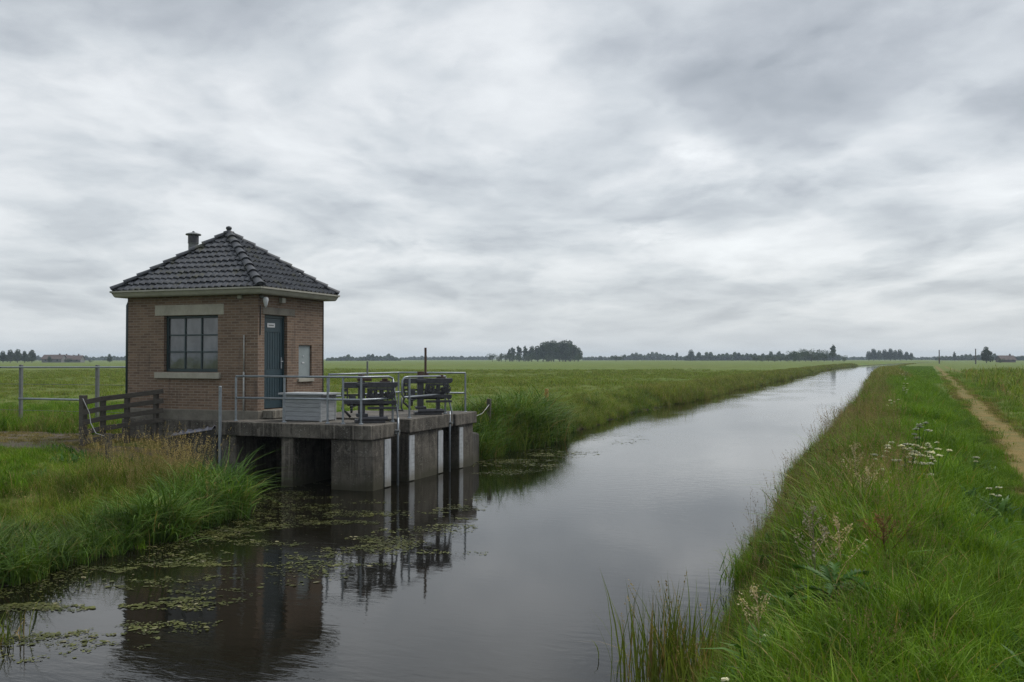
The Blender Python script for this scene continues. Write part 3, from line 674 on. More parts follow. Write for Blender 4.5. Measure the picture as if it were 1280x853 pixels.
# ------------------------------------------------------------------ wooden fence, posts, tube fence
e=empty('wooden_fence',(-16.3,16.9,.6),'weathered dark timber rail fence sloping from bank to brick house corner','fence')
A=Vector((-16.72,16.25,0)); Bq=Vector((-16.50,16.6,0)); Cq=Vector((-16.28,17.1,0)); Dq=Vector((-15.95,17.66,0)); Eq=Vector((-15.78,17.78,0))
tops={0:1.88,1:1.90,2:1.93,3:1.98}
for i,p in enumerate((A,Bq,Cq,Dq)):
    b=B(); r_=.13 if i==0 else .10
    b.bar((p.x,p.y,.35),(p.x+.01*(i-1),p.y,tops[i]+(.05 if i==0 else -.01)),r_,r_,(0,1,0)); b.build('post','old_wood',e,bevel=.01)
for k in range(5):
    z0=1.82-k*.225; z1=1.99-k*.225
    b=B(); o_=Vector((.03,-.075,0)); 
    P=[A+o_,Bq+o_,Cq+o_,Dq+o_,Eq+o_]; zz=[z0-.06,z0+.02,z0+.07,z1-.03,z1]
    for i in range(4):
        if k==4 and i>1: continue
        b.bar((P[i].x,P[i].y,zz[i]),(P[i+1].x,P[i+1].y,zz[i+1]),.035,.11)
    b.build('rail','old_wood',e,bevel=.006)
b=B(); b.tube([(-16.66,16.17,1.86),(-16.5,16.2,1.55),(-16.35,16.1,1.32),(-16.0,15.9,1.12),(-15.4,15.62,1.08)],.008,6)
b.thing('rope','rope',(-16.1,16,1.3),'pale rope hanging from tall fence post to short stake in left bank','rope',smooth=True)
b=B(); b.bar((-15.32,15.6,.3),(-15.36,15.6,1.16),.11,.11,(0,1,0)); b.thing('wooden_stake','old_wood',(-15.35,15.6,.3),'short grey wooden stake in grass in front of timber fence','stake',bevel=.012)
e=empty('tube_fence',(-20,20.2,.8),'galvanised tube fence with two rails left of the brick house','fence')
for x in (-26.1,-23.15,-20.28):
    b=B(); z0=float(gz(x,20.2)); b.box(x-.042,x+.042,20.15,20.234,z0-.3,2.58); b.build('post','galv_dull',e,bevel=.008)
b=B(); b.tube([(-31,20.12,2.50),(-24,20.12,2.50),(-19.0,20.12,2.52),(-18.45,20.12,2.52),(-18.33,20.12,2.47),(-18.28,20.12,2.36),(-18.28,20.12,.6)],.024,8); b.build('top_rail','galv',e,smooth=True)
b=B(); b.tube([(-23.15,20.12,1.60),(-20.28,20.12,1.60)],.028,8); b.build('lower_rail','galv',e,smooth=True)
b=B(); b.tube([(-31,20.12,2.0),(-18.3,20.12,2.03)],.006,5); b.tube([(-31,20.12,1.25),(-18.3,20.12,1.28)],.006,5); b.build('wire','galv_dull',e)
b=B(); b.bar((-12.46,35.8,.3),(-12.46,35.8,1.53),.13,.13,(0,1,0)); b.thing('marker_post','orange_post',(-12.46,35.8,.6),'orange marker post in the meadow behind the reeds','post',bevel=.01)
b=B(); b.bar((-10.9,26.0,.3),(-10.87,26.0,1.55),.11,.11,(0,1,0)); b.thing('wooden_stake','old_wood',(-10.9,26,.3),'grey wooden stake with white cord on reed bank beyond far platform corner','stake',bevel=.01)
b=B(); b.tube([(-10.85,25.95,1.38),(-10.75,25.2,1.16),(-10.6,24.3,1.12),(-10.3,23.2,1.22),(-10.1,22.3,1.30)],.010,6); b.thing('cord','rope',(-10.5,24,1.2),'white cord slung between grey stake and far platform corner','cord',smooth=True)

# ------------------------------------------------------------------ grass prototypes (kept out of the scene, instanced)
def blades(n,h,w,spread,bendr,segs,rng,lean=.25,rlo=0.,rhi=1.,wshape='blade'):
    """n arched grass blades -> V,F(quads),r"""
    base=rng.normal(0,spread*.5,(n,2)); hh=rng.uniform(h[0],h[1],n); ww=rng.uniform(w[0],w[1],n)
    a=rng.uniform(0,2*np.pi,n); bd=rng.uniform(bendr[0],bendr[1],n); tw=rng.uniform(0,2*np.pi,n)
    ln=rng.normal(0,lean,n); la=rng.uniform(0,2*np.pi,n)
    t=np.linspace(0,1,segs+1)[None,:]
    out=bd[:,None]*hh[:,None]*t**2.2; up=hh[:,None]*(t-.35*bd[:,None]*t**3)
    px=base[:,0:1]+np.cos(a)[:,None]*out+np.sin(la)[:,None]*ln[:,None]*hh[:,None]*t*.5
    py=base[:,1:2]+np.sin(a)[:,None]*out+np.cos(la)[:,None]*ln[:,None]*hh[:,None]*t*.5
    pz=np.maximum(up,0.0)-.03*(t==0)
    if wshape=='blade': wd=ww[:,None]*np.minimum(1.,(1.02-t)*1.9)*np.where(t<.05,.7,1)
    else: wd=ww[:,None]*np.sin(np.pi*np.clip(t*.92+.06,0,1))**.8
    sx=np.cos(a+np.pi/2+.6*np.sin(tw)); sy=np.sin(a+np.pi/2+.6*np.sin(tw))
    L=np.stack([px-sx[:,None]*wd/2,py-sy[:,None]*wd/2,pz],-1); Rr=np.stack([px+sx[:,None]*wd/2,py+sy[:,None]*wd/2,pz],-1)
    V=np.stack([L,Rr],2).reshape(-1,3); k=(segs+1)*2
    b0=(np.arange(n)*k)[:,None]+(np.arange(segs)*2)[None,:]; b0=b0.ravel()
    F=np.stack([b0,b0+1,b0+3,b0+2],1)
    r=np.repeat(rng.uniform(rlo,rhi,n),k)
    tips=np.stack([px[:,-1],py[:,-1],pz[:,-1]],1); dirs=np.stack([px[:,-1]-px[:,-2],py[:,-1]-py[:,-2],pz[:,-1]-pz[:,-2]],1)
    dirs/=np.linalg.norm(dirs,axis=1,keepdims=True)+1e-9
    return V,F,r,tips,dirs
def quads_at(P,size,rng,elong=1.6,ang=None):
    n=len(P); d=rng.normal(0,1,(n,3)); d/=np.linalg.norm(d,axis=1,keepdims=True)
    if ang is not None: d=d*.55+ang; d/=np.linalg.norm(d,axis=1,keepdims=True)
    e=np.cross(d,rng.normal(0,1,(n,3))); e/=np.linalg.norm(e,axis=1,keepdims=True)
    s=rng.uniform(size[0],size[1],n)[:,None]
    V=np.stack([P-d*s*elong*.5,P+e*s*.5,P+d*s*elong*.5,P-e*s*.5],1).reshape(-1,3)
    F=np.arange(n*4).reshape(n,4); return V,F,np.repeat(rng.uniform(0,1,n),4)
def panicles(tips,dirs,rng,length,width,nq,size):
    n=len(tips); t=rng.uniform(-.15,1,(n,nq,1)); env=np.sin(np.pi*np.clip(t*.8+.2,0,1))*width
    P=tips[:,None,:]-dirs[:,None,:]*length*t+rng.normal(0,.5,(n,nq,3))*env
    ang=np.repeat(dirs,nq,0); return quads_at(P.reshape(-1,3),size,rng,2.4,ang)
def merge(parts):
    V=[];F=[];Rr=[];Mi=[];k=0
    for v,f,r,mi in parts:
        V.append(v);F.append(f+k);Rr.append(r);Mi.append(np.full(len(f),mi));k+=len(v)
    return np.concatenate(V),np.concatenate(F),np.concatenate(Rr),np.concatenate(Mi)
PROTO={}
def proto(kind,mats,fn,nvar=4):
    L=[]
    for i in range(nvar):
        rng=np.random.default_rng(hash(kind)%1000 if False else sum(map(ord,kind))*7+i)
        V,F,r,mi=merge(fn(rng)); me=npmesh(kind+'_clump',V,F,mats,r,mi); L.append(bpy.data.objects.new(kind+'_clump',me))
    PROTO[kind]=L
def f_short(rng):
    v,f,r,_,_=blades(75,(.07,.20),(.004,.008),.34,(.2,.9),2,rng,.5); v2,f2,r2,_,_=blades(14,(.04,.10),(.015,.03),.3,(.5,1.2),2,rng,.5,0,.7,'leaf')
    return [(v,f,r,0),(v2,f2,r2,0)]
def f_lush(rng):
    v,f,r,_,_=blades(50,(.16,.50),(.006,.014),.26,(.15,1.0),3,rng,.38); v2,f2,r2,_,_=blades(10,(.08,.25),(.018,.035),.26,(.4,1.1),3,rng,.5,0,.8,'leaf')
    return [(v,f,r,0),(v2,f2,r2,0)]
def f_tall(rng):
    v,f,r,_,_=blades(40,(.35,.98),(.008,.018),.24,(.2,1.1),4,rng,.32); return [(v,f,r,0)]
def f_reed(rng):
    v,f,r,_,_=blades(26,(.55,1.2),(.016,.034),.22,(.45,1.35),6,rng,.25); v2,f2,r2,_,_=blades(14,(.3,.6),(.010,.02),.25,(.3,1.1),4,rng,.4)
    return [(v,f,r,0),(v2,f2,r2,0)]
def f_seed(rng):
    v,f,r,t,d=blades(13,(.65,1.05),(.0022,.0035),.26,(.03,.28),3,rng,.25,.5,1.); p,q,rr=panicles(t,d,rng,.17,.018,16,(.005,.010)); v2,f2,r2,_,_=blades(18,(.25,.6),(.004,.008),.24,(.2,.8),3,rng)
    return [(v,f,r,0),(p,q,rr,1),(v2,f2,r2,0)]
def f_seedlow(rng):
    v,f,r,t,d=blades(20,(.35,.65),(.002,.0035),.3,(.05,.35),3,rng,.35,.4,1.); p,q,rr=panicles(t,d,rng,.12,.016,12,(.004,.008)); v2,f2,r2,_,_=blades(22,(.15,.4),(.004,.007),.26,(.2,.9),3,rng)
    return [(v,f,r,0),(p,q,rr,1),(v2,f2,r2,0)]
def f_far(rng):
    v,f,r,_,_=blades(70,(.12,.34),(.012,.03),.8,(.2,.9),2,rng,.5); return [(v,f,r,0)]
def f_fartall(rng):
    v,f,r,_,_=blades(60,(.45,.95),(.016,.036),.7,(.2,.8),3,rng,.35); return [(v,f,r,0)]
proto('short',['g_mead'],f_short); proto('lush',['g_lush'],f_lush,5); proto('tall',['g_bank'],f_tall,5); proto('reed',['g_reed'],f_reed,5)
proto('seedstraw',['g_olive','seed_straw'],f_seed); proto('seedpurple',['g_olive','seed_purple'],f_seedlow); proto('seedtall',['g_olive','seed_purple'],f_seed)
proto('far',['g_mead'],f_far); proto('fartall',['g_fringe'],f_fartall); proto('fringe',['g_fringe'],f_tall,5); proto('farolive',['g_olive'],f_fartall); proto('trackgrass',['g_track'],f_short)
proto('lawn',['g_lush'],f_short)

def PORDER(l): return l[::-1]   # a join node lists its last link first
def scatter(name,kinds,P,scl,idx,label,cat='grass',tilt=.12):
    """one 'stuff' object: points with scale/rotation/variant attributes, each instancing one clump"""
    n=len(P)
    if n==0: return
    protos=[p for k in kinds for p in PROTO[k]]
    me=bpy.data.meshes.new(name); me.vertices.add(n); me.vertices.foreach_set('co',np.asarray(P,np.float32).ravel())
    for nm,typ,val in (('scl','FLOAT',scl),('idx','INT',idx)):
        a=me.attributes.new(nm,typ,'POINT'); a.data.foreach_set('value',np.asarray(val,np.float32 if typ=='FLOAT' else np.int32))
    rot=np.column_stack([NP.normal(0,tilt,n),NP.normal(0,tilt,n),NP.uniform(0,6.283,n)]).astype(np.float32)
    a=me.attributes.new('rot','FLOAT_VECTOR','POINT'); a.data.foreach_set('vector',rot.ravel())
    o=link(name,me); tag(o,label,cat,kind='stuff')
    g=bpy.data.node_groups.new(name,'GeometryNodeTree')
    g.interface.new_socket('Geometry',in_out='INPUT',socket_type='NodeSocketGeometry'); g.interface.new_socket('Geometry',in_out='OUTPUT',socket_type='NodeSocketGeometry')
    N=g.nodes; Lk=g.links; gi=N.new('NodeGroupInput'); go=N.new('NodeGroupOutput')
    jn=N.new('GeometryNodeJoinGeometry'); iop=N.new('GeometryNodeInstanceOnPoints')
    for p in PORDER(protos):
        oi=N.new('GeometryNodeObjectInfo'); oi.inputs['Object'].default_value=p; oi.inputs['As Instance'].default_value=True; Lk.new(oi.outputs['Geometry'],jn.inputs[0])
    Lk.new(gi.outputs[0],iop.inputs['Points']); Lk.new(jn.outputs[0],iop.inputs['Instance']); iop.inputs['Pick Instance'].default_value=True
    def na(nm,typ):
        x=N.new('GeometryNodeInputNamedAttribute'); x.data_type=typ; x.inputs[0].default_value=nm; return x.outputs[0]
    Lk.new(na('idx','INT'),iop.inputs['Instance Index']); Lk.new(na('scl','FLOAT'),iop.inputs['Scale'])
    er=N.new('FunctionNodeEulerToRotation'); Lk.new(na('rot','FLOAT_VECTOR'),er.inputs[0]); Lk.new(er.outputs[0],iop.inputs['Rotation'])
    Lk.new(iop.outputs[0],go.inputs[0])
    md=o.modifiers.new('scatter','NODES'); md.node_group=g
    return o
CY,CX=math.cos(R(21.3)),math.sin(R(21.3))
def view(x,y,m=.06):
    """rough wedge of ground the photograph can see, with a margin for side views"""
    d=-CX*x+CY*y; lat=CY*x+CX*y
    return (d>.4)&(np.abs(lat)<(.546+m)*d+3.2)
def uni(n,x0,x1,y0,y1): return NP.uniform(x0,x1,n),NP.uniform(y0,y1,n)
def clearL(x,y):
    """ground on the left not taken by house, platform or gravel"""
    h=(x>-17.2)&(x<-9.6)&(y>16.95)&(y<22.4)&~((x<-12.2)&(y>20.9))&~((x<-13.7)&(y<17.8))
    g=(((x+18.9)/4.4)**2+((y-17.15)/2.1)**2)<1.0
    return ~h,~g
def place(x,y,keep): 
    x=x[keep];y=y[keep]; return x,y,np.column_stack([x,y,gz(x,y)])
def nidx(kinds,n,wts=None):
    c=[len(PROTO[k]) for k in kinds]; off=np.cumsum([0]+c); 
    k=NP.choice(len(kinds),n,p=wts); return off[k]+np.floor(NP.uniform(0,1,n)*np.array(c)[k]).astype(int)

# --- right bank: lush top, seeding slope
def right_bank():
    x,y=uni(60000,-2.2,2.6,1.2,75)
    dr=x-edgeR(y); keep=(dr>-.05)&(x<track_x(y)-.42)&view(x,y)
    dens=np.clip(9./np.maximum(y,5),.07,1)**1.05; keep&=NP.uniform(0,1,len(x))<dens*1.0
    x,y,P=place(x,y,keep); dr=x-edgeR(y); n=len(x)
    far=y/20.
    verge=smooth(1.1,0.15,track_x(y)-.42-x)
    pl=.65*vnoise(x,y,1.1,1)+.35*vnoise(x,y,.4,2); s=(.30+1.15*pl)*NP.uniform(.8,1.2,n)*(1+np.minimum(y,70)*.003)*(1-.62*verge)
    s*=np.where(dr<.9,.75,1.)*(.50+.5*smooth(3.5,11,y)); s=np.minimum(s,1.5)
    olive=(NP.uniform(0,1,n)<np.clip(.85-.42*dr,0,.6)*(.45+.55*smooth(5,13,y)))
    kl=~olive
    scatter('lush_grass',['lush'],P[kl],s[kl],nidx(['lush'],kl.sum()),'lush bright green grass along the crest of the right bank')
    scatter('bank_grass',['tall','seedpurple'],P[olive],s[olive]*.72,nidx(['tall','seedpurple'],olive.sum(),[.45,.55]),'olive grass on the right bank slope above the water')
    x,y=uni(9500,-2.0,.4,3,75); dr=x-edgeR(y)
    wob=vnoise(x,y,2.,9)
    keep=(dr>.1)&(dr<1.7+.5*wob)&view(x,y)&(NP.uniform(0,1,len(x))<np.clip(10./np.maximum(y,6),.12,1)*np.clip(smooth(4,14,y)+.25,0,1)*.8*wob)
    x,y,P=place(x,y,keep); n=len(x)
    scatter('seeding_grass',['seedtall','seedpurple'],P,NP.uniform(.55,.95,n)*(.55+.45*smooth(5,13,y)),nidx(['seedtall','seedpurple'],n),'purple brown seeding grass along the right water edge')
    # far slope, 75-330 m
    x,y=uni(12000,-3.4,5.5,75,400); xb=x+bend(y); dr=x-edgeR(y)
    keep=(dr>.0)&(dr<2.8); x=x[keep];y=y[keep];xb=xb[keep]
    P=np.column_stack([xb,y,gz(xb,y)]); n=len(x)
    scatter('bank_grass',['fartall','farolive'],P,NP.uniform(.45,.9,n)*(1-.45*smooth(120,240,y)),nidx(['fartall','farolive'],n,[.6,.4]),'distant tall grass fringe on the right side of the canal')
right_bank()
def far_crest():
    x,y=uni(26000,0.,14.,70,270); keep=(x-edgeR(y)-bend(y)>2.3)&(x<track_x(y)-.9); x,y,P=place(x,y,keep); n=len(x)
    scatter('lush_grass',['lawn','lush'],P,NP.uniform(.4,.8,n)*(1-.45*smooth(90,200,y)),nidx(['lawn','lush'],n,[.7,.3]),'distant lush grass between the canal crest and the wheel tracks')
far_crest()
def f_herb(rng):
    v,f,r,_,_=blades(26,(.08,.26),(.025,.055),.22,(.4,1.1),3,rng,.45,0,1,'leaf'); v2,f2,r2,_,_=blades(16,(.15,.35),(.006,.011),.22,(.3,.9),3,rng,.3)
    return [(v,f,r,0),(v2,f2,r2,1)]
proto('herb',['herb','g_lush'],f_herb,4)
def herbs():
    x,y=uni(3600,-1.7,2.0,2.5,30); dr=x-edgeR(y); keep=(dr>.4)&(x<track_x(y)-.9)&view(x,y)&(vnoise(x,y,.8,41)>.47); x,y,P=place(x,y,keep); n=len(x)
    scatter('herbs',['herb'],P,NP.uniform(.6,1.15,n)*(.75+.25*smooth(4,10,y)),nidx(['herb'],n),'broad leaved herbs mixed into the right bank grass','herbs')
    x,y=uni(500,-17,-10,6,16.5); dl=edgeL(y)-x; keep=(dl>.3)&(vnoise(x,y,1.3,42)>.5)&~((x<-15.6)&(y>15.9)); x,y,P=place(x,y,keep); n=len(x)
    scatter('herbs',['herb'],P,NP.uniform(.6,1.1,n),nidx(['herb'],n),'broad leaved herbs mixed into the left bank grass','herbs')
herbs()
def right_field():
    x,y=uni(56000,1.6,48,1,130); keep=view(x,y,.03)&(NP.uniform(0,1,len(x))<np.clip(13./np.maximum(y,8),.05,1))
    d1=np.abs(x-track_x(y)-.1*np.sin(y*.35)); d2=np.abs(x-2.1-track_x(y)-.1*np.sin(y*.35)); tr=np.minimum(d1+.0,d2+.07)
    keep&=(x>track_x(y)-.55)
    on=tr<.34
    k2=keep&(~on|(NP.uniform(0,1,len(x))<np.where(d2<d1,.92,.16)))
    x,y,P=place(x,y,k2); on=on[k2]; n=len(x)
    mid=(x<track_x(y)+2.5)
    s=np.where(mid,.75,1.35)*NP.uniform(.7,1.2,n)*(1+np.minimum(y,60)*.012); s=np.where(on,.45,s)
    kk=mid|on
    scatter('verge_grass',['lawn','trackgrass','short'],P[kk],s[kk],nidx(['lawn','trackgrass','short'],kk.sum(),[.62,.03,.35]),'short grass between and beside the worn wheel tracks')
    kk=~kk
    scatter('field_grass',['far','short','seedpurple'],P[kk],s[kk]*.9,nidx(['far','short','seedpurple'],kk.sum(),[.5,.5,.0]),'meadow grass in the right hand field beyond the tracks')
    # dry wisps along tracks
    y=NP.uniform(8,90,2600); x=track_x(y)+NP.choice([0,2.1],2600,p=[.85,.15])+.1*np.sin(y*.35)+NP.choice([-1,1],2600)*NP.normal(.42,.08,2600)
    P=np.column_stack([x,y,gz(x,y)]); scatter('dry_grass',['trackgrass'],P,NP.uniform(.25,.55,2600),nidx(['trackgrass'],2600),'yellowed worn grass along the edges of the wheel tracks')
right_field()
def left_side():
    # tall bank in front of the house
    x,y=uni(7000,-17.5,-9.7,4.5,17.0); dl=edgeL(y)-x; h,g=clearL(x,y)
    fencefree=~((x<-15.6)&(y>15.9))
    keep=(dl>-.08)&(dl<6.5)&h&g&view(x,y,.1)&fencefree
    keep&=NP.uniform(0,1,len(x))<np.clip(1.25-.17*dl,.15,1)
    x,y,P=place(x,y,keep); dl=edgeL(y)-x; n=len(x)
    edge=NP.uniform(0,1,n)<smooth(1.5,.2,dl)*.92
    low=1.15*smooth(1.2,3.2,dl)*np.maximum(smooth(-12.9,-14.0,x),.9*smooth(13.2,11.,y))+.3*smooth(13,9,y)
    s=NP.uniform(.55,1.05,n)*(1-.62*np.clip(low,0,1))*(.55+.85*vnoise(x,y,.9,2))
    s*=np.where(y>14.6,.8,1.); s*=1-.55*smooth(-13.2,-14.2,x)*smooth(13.2,14.6,y)
    scatter('bank_reeds',['reed'],P[edge],s[edge]*.82,nidx(['reed'],edge.sum()),'arching dark reed leaves along the left water edge',tilt=.18)
    k=~edge; u=NP.uniform(0,1,n)
    seed=k&(u<.58*np.exp(-((x+12.1)/.9)**2-((y-14.2)/1.5)**2)+.05)
    k&=~seed
    scatter('tall_grass',['tall','lush'],P[k],s[k]*.8,nidx(['tall','lush'],k.sum(),[.6,.4]),'tall green grass covering the left bank before the house')
    scatter('straw_grass',['seedstraw'],P[seed],s[seed]*1.08,nidx(['seedstraw'],seed.sum()),'straw coloured seeding grass on the left bank by the wing wall')
    # lawn further left and round the gravel
    x,y=uni(14000,-32,-12,8,30); dl=edgeL(y)-x; h,g=clearL(x,y)
    keep=(dl>3.0)&h&g&view(x,y,.08)&~((x>-17.3)&(y>16.2)&(y<21)); keep&=NP.uniform(0,1,len(x))<.8
    x,y,P=place(x,y,keep); n=len(x); fr=(y>18.4)&(y<21.2)
    s=NP.uniform(.7,1.2,n)*np.where(fr,1.5,np.where(y>12,.75,1.0))
    scatter('lawn_grass',['lawn','lush','short'],P,s*np.where(NP.uniform(0,1,n)<.5,.8,1),nidx(['lawn','lush','short'],n,[.55,.2,.25]),'bright green lawn grass left of the house and gravel yard')
    # weeds along the gravel edge by tube fence
    x,y=uni(260,-29,-17.6,18.6,20.6); P=np.column_stack([x,y,gz(x,y)])
    scatter('weeds',['lush','seedpurple'],P,NP.uniform(.5,1.15,260),nidx(['lush','seedpurple'],260),'rough weeds below the tube fence')
    # sparse weeds on gravel
    x,y=uni(420,-22.5,-15.5,15.8,18.3); P=np.column_stack([x,y,gz(x,y)+.01]); scatter('weeds',['trackgrass'],P,NP.uniform(.25,.55,420),nidx(['trackgrass'],420),'sparse weeds growing through the gravel yard')
left_side()
def left_field():
    # fringe of the canal
    x,y=uni(26000,-15.0,-9.2,22.3,330); y=22.3+(y-22.3)**1.0
    y=22.4+ (NP.uniform(0,1,26000)**1.9)*330
    dl=edgeL(y)-x; keep=(dl>-.12)&(dl<2.6)&~((y<23.0)&(x<-9.6)); x=x[keep]; y=y[keep]; dl=dl[keep]
    xb=x+bend(y); P=np.column_stack([xb,y,gz(xb,y)]); n=len(x)
    near=y<55
    band=np.exp(-((dl-.7)/1.0)**2)
    lumps=.62+.7*vnoise(xb*0,y,3.3,8); s=(.30+.36*band)*lumps*NP.uniform(.8,1.2,n)
    k=near&(NP.uniform(0,1,n)<.6); s2=s.copy(); s2[(y<33)&(dl<2.2)]*=1.75
    dk=np.where((y<35),.75,.10); kr=k&(NP.uniform(0,1,n)<dk); kf=k&~kr
    scatter('bank_grass',['fringe','tall'],P[kf],s2[kf],nidx(['fringe','tall'],kf.sum(),[.7,.3]),'pale green tall grass fringe along the far side bank')
    scatter('bank_reeds',['reed','tall'],P[kr],s2[kr],nidx(['reed','tall'],kr.sum(),[.7,.3]),'dense sedge and reeds on the far side bank beyond the platform')
    k=near&~k; scatter('bank_grass',['lush','seedpurple','tall'],P[k],s[k],nidx(['lush','seedpurple','tall'],k.sum(),[.45,.15,.4]),'green grass behind the reeds beyond the platform')
    k=~near; scatter('bank_grass',['fartall','farolive'],P[k],s[k]*1.05,nidx(['fartall','farolive'],k.sum(),[.85,.15]),'grass fringe running along the left side of the canal into the distance')
    # meadow
    x,y=uni(110000,-130,-11.0,20.5,150); d=-CX*x+CY*y; h,g=clearL(x,y)
    keep=view(x,y,.04)&(edgeL(y)-x>2.0)&h&~((x>-17.3)&(x<-13)&(y<21))&(NP.uniform(0,1,len(x))<np.clip(16./d,.05,1)**1.15)
    x,y,P=place(x,y,keep); d=d[keep]; n=len(x)
    s=NP.uniform(.5,1.0,n)*(.8+np.minimum(d,120)*.004)*(.6+.8*vnoise(x,y,7,12))
    pat=vnoise(x,y,9,21)+.5*vnoise(x,y,3,22)
    k=d<48
    w=NP.uniform(0,1,n)<np.clip((pat-.7)*.9,0,.5)
    scatter('meadow_grass',['short','lawn'],P[k&~w],s[k&~w]*1.1,nidx(['short','lawn'],(k&~w).sum()),'short meadow grass behind the house and platform')
    scatter('meadow_grass',['seedpurple'],P[k&w],s[k&w]*.42,nidx(['seedpurple'],(k&w).sum()),'reddish seeding patches in the meadow behind the platform')
    scatter('meadow_grass',['far'],P[~k],s[~k]*.8,nidx(['far'],(~k).sum()),'distant meadow grass reaching toward the tree lines')
left_field()

# ------------------------------------------------------------------ single plants
def mesh_thing(name,parts,mats,loc,label,cat,group=None):
    V,F,r,mi=merge(parts); o=link(name,npmesh(name,V,F,mats,r,mi),None,loc); return tag(o,label,cat,group)
rg=np.random.default_rng(77)
def reed_clump(loc,n,h,lab,spread=.3):
    v,f,r,t,d=blades(n,h,(.008,.014),spread,(.02,.35),4,rg,.28); v2,f2,r2,_,_=blades(n//2,(h[0]*.4,h[1]*.5),(.006,.012),spread*1.2,(.3,1.1),4,rg,.5,.3,1.)
    q=rg.choice(len(t),max(4,n//9),False); 
    e=empty('reed_clump',(loc[0],loc[1],loc[2]),lab,'reeds','emergent reed clumps')
    a,b_,c,mi=merge([(v,f,r,0),(v2,f2,r2,0)]); link('leaves',npmesh('leaves',a,b_,['g_fringe'],c,mi),e)
    [link('seed_head',npmesh('seed_head',*panicles(t[i:i+1],d[i:i+1],rg,.14,.012,18,(.005,.010))[:2],['seed_straw'],np.full(72,rg.uniform())),e) for i in q]
reed_clump((-1.62,7.75,0),210,(.5,1.05),'upright reed clump standing in the water at the foot of the right bank',.36)
reed_clump((-1.38,7.45,.05),130,(.3,.7),'low reed tuft between the tall reed clump and the right bank',.32)
reed_clump((-8.0,6.72,-.02),40,(.2,.5),'small reed tuft rising from pondweed close to the left bank',.22)
# willow-leaved plant at the end of left bank
def willow(loc,n,h,label):
    parts=[];
    st,sf,sr,t,d=blades(n,h,(.008,.014),.35,(.25,1.0),4,rg,.3)
    parts.append((st,sf,sr,0)); P=st.reshape(n,-1,3)
    ctr=(P[:,0::2]+P[:,1::2])/2
    k=9; base=ctr[:,1:4].reshape(-1,3); base=np.repeat(base,k,0)+rg.normal(0,.05,(len(base)*k,3))
    dr=rg.normal(0,1,(len(base),3)); dr[:,2]=np.abs(dr[:,2])*.3-.25; v,f,r=quads_at(base+[0,0,.05],(.02,.035),rg,6.5,dr/np.linalg.norm(dr,axis=1,keepdims=True)*1.2)
    e=empty('leafy_bush',loc,label,'bush','leafy bushes at the left water edge')
    link('stems',npmesh('stems',st,sf,['g_reed'],sr),e); link('leaves',npmesh('leaves',v,f,['willow'],r),e)
willow((-12.0,15.0,.02),40,(.45,.85),'dark narrow leaved bush overhanging water at end of left bank below the platform')
willow((-11.25,13.9,.02),30,(.4,.7),'smaller dark leafy bush beside reeds on left bank tip')
# hogweed / yarrow: white flat umbels
def umbel(c,rad,rng):
    n=int(40+rad*500); a=rng.uniform(0,6.283,n); q=np.sqrt(rng.uniform(0,1,n))*rad
    P=np.column_stack([c[0]+q*np.cos(a),c[1]+q*np.sin(a),c[2]-(q/rad)**2*rad*.25+rng.normal(0,.004,n)])
    up=np.tile([0,0,1.],(n,1)); d=rng.normal(0,1,(n,3)); d[:,2]*=.25; d/=np.linalg.norm(d,axis=1,keepdims=True)
    e=np.cross(up,d); e/=np.linalg.norm(e,axis=1,keepdims=True); s=rng.uniform(.010,.018,n)[:,None]
    V=np.stack([P-d*s,P+e*s,P+d*s,P-e*s],1).reshape(-1,3); return V,np.arange(4*n).reshape(n,4),np.repeat(rng.uniform(0,1,n),4)
def make_umbel_plant(h,nh,seed,big=1.):
    rng=np.random.default_rng(seed); b=B(); fl=[]
    for k in range(nh):
        a=rng.uniform(0,6.283); q=rng.uniform(.03,.16)*big; top=(q*math.cos(a),q*math.sin(a),h*rng.uniform(.72,1.0))
        mid=(top[0]*.25,top[1]*.25,top[2]*.55); b.tube([(0,0,-.05),mid,top],[.006,.005,.003],5)
        for j in range(5):
            aa=rng.uniform(0,6.283); b.tube([(top[0],top[1],top[2]-.03),(top[0]+.03*math.cos(aa)*big,top[1]+.03*math.sin(aa)*big,top[2]-.004)],.0015,3,cap=False)
        fl.append(umbel(top,rng.uniform(.026,.042)*big,rng))
    e=empty('white_umbel_plant',(0,0,0),'x','flower','white flowering umbels on the right bank')
    st=b.build('stem','herb',e)
    a_=st.data.attributes.new('r','FLOAT','POINT'); a_.data.foreach_set('value',np.full(len(st.data.vertices),.6,np.float32))
    [link('flower_head',npmesh('flower_head',V,F,['petal'],r),e) for V,F,r in fl]
    lv,lf,lr,_,_=blades(12,(.2,.45),(.04,.08),.12,(.5,1.2),4,rng,.5,0,1,'leaf'); link('leaves',npmesh('leaves',lv,lf,['herb'],lr),e)
    return e
UM=[make_umbel_plant(.72,5,1),make_umbel_plant(.85,7,2,1.15),make_umbel_plant(.6,4,3),make_umbel_plant(.78,3,4)]
UML='flat white umbel flower standing in the lush grass clump on the right bank crest'
cl=[(.10,11.4),(.32,11.6),(.50,11.85),(.22,12.0),(.62,12.2),(.40,12.35),(.18,12.5),(.55,12.6),(.35,13.0),(.62,13.5),(.38,13.9),(-.12,12.0),(.05,12.9),(.52,14.3)]
used=set()
for i,(x,y) in enumerate(cl):
    k=i%4; o=UM[k] if k not in used else copy_tree(UM[k]); used.add(k)
    o.location=(x,y,float(gz(x,y))-.10); o.rotation_euler.z=i*1.7; s=.75+.3*rnd.random(); o.scale=(s,s,s); o['label']=UML
